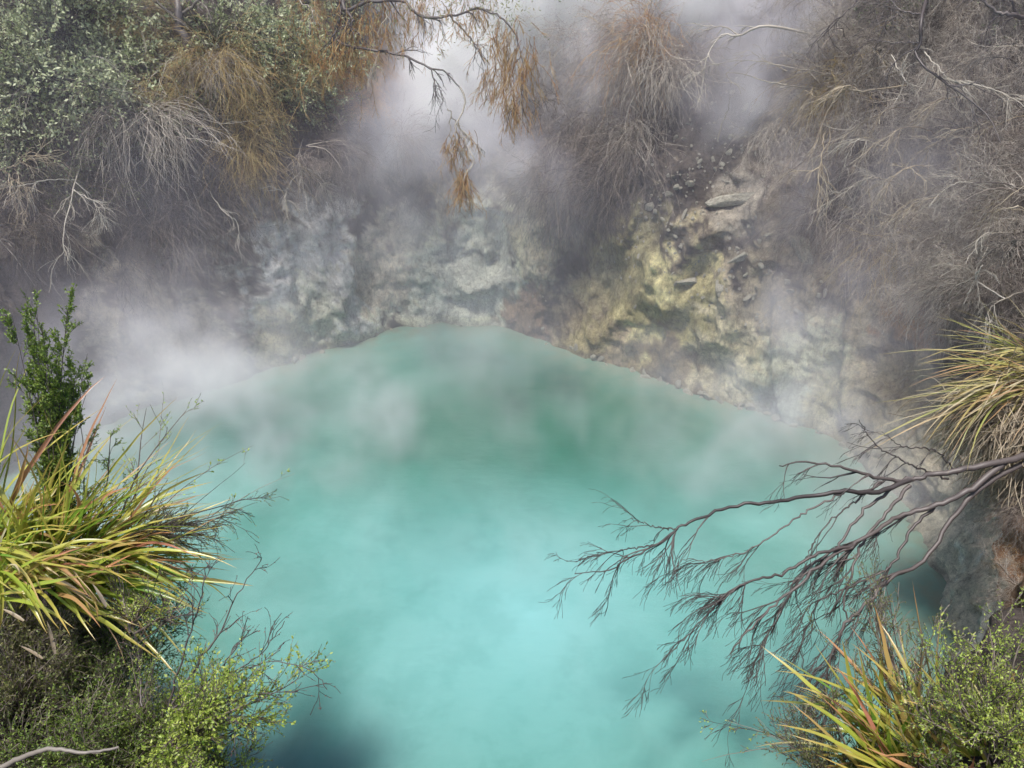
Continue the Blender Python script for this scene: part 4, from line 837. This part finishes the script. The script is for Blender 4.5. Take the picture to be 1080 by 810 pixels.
# a few dry fallen blades on the bushes
for i, (a_, b_) in enumerate([((58, 690), (50, 655)), ((112, 640), (98, 615)), ((60, 610), (90, 628)), ((25, 655), (0, 640)), ((45, 695), (20, 680))]):
    g = Geo(); p0 = at(*a_, 3.7); p1 = at(*b_, 3.7)
    P = grow([(0, 0, 0)], [tuple(p1 - p0)], [(p1 - p0).length], 6, .2, .03); g.blades(P, np.array([.018]), rnd=np.array([.9]))
    o = g.build('fallen_leaf', M['straw'], None); o.location = p0; tag(o, 'dry bleached strap leaf fallen on the olive bushes', 'leaf', 'dry fallen leaves on the left bank')

# lower right shrubs
shrub_at(1045, 800, None, 'soft light green ferny shrub at the right edge in the lower tussock', M['twig_brown'], M['leaf_lime'], 1045, 690, 3.2, n=(9, 8, 8), wid=.3, ll=(.008, .016), per=8, L2=.4)
shrub_at(1075, 760, None, 'green feathery shrub at the right edge above the ferny one', M['twig_brown'], M['leaf_green'], 1075, 690, 3.3, n=(8, 8, 8), wid=.3, ll=(.008, .016), per=8, L2=.4)
shrub_at(990, 806, None, 'green leafy shrub filling the bottom right between strap leaves', M['twig_brown'], M['leaf_green'], 985, 720, 3.2, n=(7, 7, 7), wid=.45, ll=(.008, .016), per=7, L2=.35)
shrub_at(900, 840, 3.5, 'olive leafy shrub at the bottom edge left of the wide tussock', M['twig_brown'], M['leaf_dull'], 900, 740, 3.4, n=(10, 8, 8), wid=.4, ll=(.008, .015), per=7, L2=.4)
shrub_at(1060, 806, None, 'bright green shrub in the very corner at bottom right', M['twig_brown'], M['leaf_lime'], 1050, 760, 3.0, n=(10, 8, 8), wid=.45, ll=(.008, .015), per=8, L2=.45)
for i, (px, py, tx, ty, lab) in enumerate([(960, 760, 905, 595, 'tall thin brown sprig left of the white cliff foot'), (960, 750, 925, 610, 'thin brown sprig with tiny seed heads just right of the tallest'), (965, 750, 945, 625, 'thin olive sprig rising before the white cliff'), (960, 770, 875, 645, 'leaning brown sprig crossing the dead branch'), (985, 790, 965, 690, 'upright green brown sprig nearest the white cliff')]):
    shrub_at(px, py, 3.5, lab, M['twig_brown'], M['leaf_dull'], tx, ty, 3.6, n=(5, 6, 5), wid=.12, ll=(.007, .013), per=5, L2=.22, r=.004, name='shrub_sprig')
shrub_at(880, 800, 3.9, 'straggly sprig with pale yellow leaves reaching left over the water', M['twig_brown'], M['leaf_lime'], 690, 738, 4.0, n=(3, 6, 3), wid=.03, ll=(.010, .017), per=2, L2=.09, r=.003, grav=(.3, .1, .1), updir=0)
shrub_at(890, 820, 3.7, 'brown and yellow twiggy shrub at the bottom edge by the water', M['twig_brown'], M['leaf_dull'], 820, 750, 3.8, n=(8, 8, 7), wid=.3, ll=(.008, .015), per=3, L2=.4, r=.004)
# clear placement marks and drop prototypes never placed
del_keys = [o for o in bpy.data.objects if 'used' in o.keys()]
for o in del_keys: del o['used']
for k_, o in protos.items():
    if o.location.length < 1e-6:
        for c in list(o.children): bpy.data.objects.remove(c)
        bpy.data.objects.remove(o)

# ------------------------------------------------------------------ steam rising off the hot water (a real volume)
def make_steam():
    lo, hi = (-9.5, 2.2, -.05), (8.5, 19.5, 9.5)
    ng = bpy.data.node_groups.new('steam_field', 'GeometryNodeTree')
    ng.interface.new_socket('Geometry', in_out='OUTPUT', socket_type='NodeSocketGeometry')
    L = ng.links
    go = ng.nodes.new('NodeGroupOutput'); vc = ng.nodes.new('GeometryNodeVolumeCube'); pos = ng.nodes.new('GeometryNodeInputPosition')
    vc.inputs['Min'].default_value = lo; vc.inputs['Max'].default_value = hi
    for ax, nme in zip(range(3), ('Resolution X', 'Resolution Y', 'Resolution Z')):
        vc.inputs[nme].default_value = int((hi[ax] - lo[ax]) / .13)
    def math_(op, a, b=None, c=None):
        n = ng.nodes.new('ShaderNodeMath'); n.operation = op
        for i, v in enumerate((a, b, c)):
            if v is None: continue
            if isinstance(v, (int, float)): n.inputs[i].default_value = v
            else: L.new(v, n.inputs[i])
        return n.outputs[0]
    def vmath(op, a, b=None):
        n = ng.nodes.new('ShaderNodeVectorMath'); n.operation = op
        for i, v in enumerate((a, b)):
            if v is None: continue
            if isinstance(v, tuple): n.inputs[i].default_value = v
            else: L.new(v, n.inputs[i])
        return n
    def maprange(v, a, b, c=0., d=1., kind='SMOOTHSTEP'):
        n = ng.nodes.new('ShaderNodeMapRange'); n.interpolation_type = kind
        L.new(v, n.inputs['Value']); n.inputs['From Min'].default_value = a; n.inputs['From Max'].default_value = b
        n.inputs['To Min'].default_value = c; n.inputs['To Max'].default_value = d; return n.outputs['Result']
    def noise_(vec, scale, det, rough, dist=0., stretch=(1, 1, 1), off=(0, 0, 0)):
        s = vmath('MULTIPLY', vec, stretch); a = vmath('ADD', s.outputs[0], off)
        n = ng.nodes.new('ShaderNodeTexNoise'); n.inputs['Scale'].default_value = scale; n.inputs['Detail'].default_value = det
        n.inputs['Roughness'].default_value = rough; n.inputs['Distortion'].default_value = dist
        L.new(a.outputs[0], n.inputs['Vector']); return n
    # domain warp so blobs have curling, uneven edges
    wn = noise_(pos.outputs[0], .35, 3, .5)
    wv = vmath('SUBTRACT', wn.outputs['Color'], (.5, .5, .5)); wv = vmath('SCALE', wv.outputs[0]); wv.inputs['Scale'].default_value = 3.2
    P = vmath('ADD', pos.outputs[0], wv.outputs[0]).outputs[0]
    total = None
    for (px, py, t, rx, ry, rz, amp) in STEAM:
        c = at(px, py, t)
        d = vmath('SUBTRACT', P, tuple(c)); d = vmath('DIVIDE', d.outputs[0], (rx, ry, rz)); l = vmath('LENGTH', d.outputs[0]).outputs['Value']
        v = maprange(l, 1.15, .05, 0, amp)
        total = v if total is None else math_('ADD', total, v)
    sep = ng.nodes.new('ShaderNodeSeparateXYZ'); L.new(pos.outputs[0], sep.inputs[0])
    # thin blanket on the water plus a veil over the whole crater
    lowz = maprange(sep.outputs['Z'], 1.1, 0., 0, STEAM_LOW, 'SMOOTHSTEP')
    yy = maprange(sep.outputs['Y'], 3.6, 8.5, 0, 1)
    total = math_('ADD', total, math_('MULTIPLY', yy, math_('ADD', lowz, maprange(sep.outputs['Z'], 4.8, 2.2, STEAM_VEIL * .3, STEAM_VEIL))))
    big = maprange(noise_(pos.outputs[0], .5, 4, .6, .6, (1, 1, .6), (3.1, 7.7, 1.3)).outputs[0], .34, .66, .25, 1.6)
    fine = maprange(noise_(pos.outputs[0], 1.25, 5, .64, 1.3, (1, 1, .75)).outputs[0], .38, .64, .25, 1.85)
    den = math_('MULTIPLY', total, math_('MULTIPLY', big, fine))
    # fades in away from the near bank and out at the domain faces
    fade = maprange(sep.outputs['Y'], 2.6, 5.0); fz = maprange(sep.outputs['Z'], 9.4, 6.5)
    fx = maprange(sep.outputs['X'], -9.4, -8.0); fx2 = maprange(sep.outputs['X'], 8.4, 6.5)
    for f in (fade, fz, fx, fx2): den = math_('MULTIPLY', den, f)
    L.new(den, vc.inputs['Density']); L.new(vc.outputs[0], go.inputs[0])
    vol = bpy.data.volumes.new('steam'); o = bpy.data.objects.new('steam', vol); C.objects.link(o)
    md = o.modifiers.new('steam', 'NODES'); md.node_group = ng
    m, nt, out = new_mat('hot_spring_steam')
    a = N(nt, 'ShaderNodeAttribute', attribute_name='density'); ml = N(nt, 'ShaderNodeMath', operation='MULTIPLY'); ml.inputs[1].default_value = STEAM_MULT
    vs = N(nt, 'ShaderNodeVolumeScatter'); vs.inputs['Color'].default_value = (.95, .89, 1.0, 1); vs.inputs['Anisotropy'].default_value = .0
    nt.links.new(a.outputs['Fac'], ml.inputs[0]); nt.links.new(ml.outputs[0], vs.inputs['Density']); nt.links.new(vs.outputs[0], out.inputs['Volume'])
    vol.materials.append(m)
    sm = ng.nodes.new('GeometryNodeSetMaterial'); sm.inputs['Material'].default_value = m
    L.new(vc.outputs[0], sm.inputs[0]); L.new(sm.outputs[0], go.inputs[0])
    tag(o, kind='stuff')
STEAM_MULT = 2.2; STEAM_LOW = .03; STEAM_VEIL = .017
STEAM = [  # pixel that names the direction, distance, radii, density
 (210, 340, 11.2, 2.3, 1.7, 1.1, .13),   # bank of steam left
 (60, 400, 9.5, 2.0, 1.8, 1.0, .09),
 (170, 250, 12.0, 2.2, 1.3, .9, .07),
 (330, 230, 12.5, 1.6, 1.5, 1.0, .07),
 (430, 180, 12.5, 1.4, 1.5, 1.4, .20),
 (500, 110, 13.3, 1.4, 1.3, 1.7, 2.0),   # bright column top middle
 (570, 45, 13.5, 2.9, 1.6, 2.0, 4.0),
 (615, 15, 12.6, 1.8, 1.3, 1.3, 2.4),
 (740, 5, 12.0, 1.8, 1.2, 1.1, 1.8),
 (640, 120, 13.0, 2.2, 1.3, 1.5, 1.1),
 (560, 200, 12.2, 1.3, 1.1, 1.2, .36),
 (840, 60, 11.6, 2.0, 1.4, 1.4, 1.4),
 (890, 170, 10.0, 1.7, 1.3, 1.3, .24),
 (330, 400, 10.8, 1.8, 1.2, .5, .14),
 (910, 370, 9.4, 1.2, 1.5, 1.5, .30),    # grey bank right
 (700, 420, 10.4, 2.2, 1.2, .5, .30),
 (820, 470, 9.2, 1.9, 1.4, .6, .42),
 (240, 440, 10.2, 3.0, 1.9, .75, .46),
 (430, 370, 11.6, 2.0, .9, .4, .12),
 (120, 500, 8.4, 2.2, 1.8, .8, .22),
 (890, 560, 8.0, 1.0, 1.3, .5, .08),
 (660, 70, 12.2, 1.3, 1.0, 1.0, .6),
 (980, 150, 7.6, 1.3, 1.0, 1.2, .07),
 (560, 700, 7.0, 3.0, 2.0, .4, .03),
]
make_steam()
# ------------------------------------------------------------------ world, sun
SUN_EL, SUN_AZ = R(72), R(-146)       # azimuth from +Y towards +X: sun stands left, a little behind the viewer
w = bpy.data.worlds.new('World'); SC.world = w; w.use_nodes = True; nt = w.node_tree
bg = nt.nodes['Background']; sky = nt.nodes.new('ShaderNodeTexSky'); sky.sky_type = 'NISHITA'; sky.sun_disc = False
sky.sun_elevation = SUN_EL; sky.sun_rotation = SUN_AZ; sky.air_density = 1.0; sky.dust_density = 1.5; sky.ozone_density = 1
nt.links.new(sky.outputs[0], bg.inputs[0]); bg.inputs[1].default_value = .15
sl = bpy.data.lights.new('sun', 'SUN'); sl.energy = 5.0; sl.angle = R(9); sl.color = (1, .95, .87)
so = bpy.data.objects.new('sun', sl); C.objects.link(so)
sd = Vector((math.sin(SUN_AZ) * math.cos(SUN_EL), math.cos(SUN_AZ) * math.cos(SUN_EL), math.sin(SUN_EL)))
so.rotation_euler = (-sd).to_track_quat('-Z', 'Y').to_euler()
SC.view_settings.view_transform = 'Standard'; SC.view_settings.look = 'None'; SC.view_settings.exposure = 0
cy = SC.cycles
cy.use_adaptive_sampling = True; cy.adaptive_threshold = .05; cy.use_denoising = True
cy.max_bounces = 9; cy.diffuse_bounces = 3; cy.glossy_bounces = 2; cy.transmission_bounces = 2; cy.volume_bounces = 5; cy.transparent_max_bounces = 8
cy.volume_step_rate = 2.5; cy.volume_max_steps = 96; cy.caustics_reflective = False; cy.caustics_refractive = False
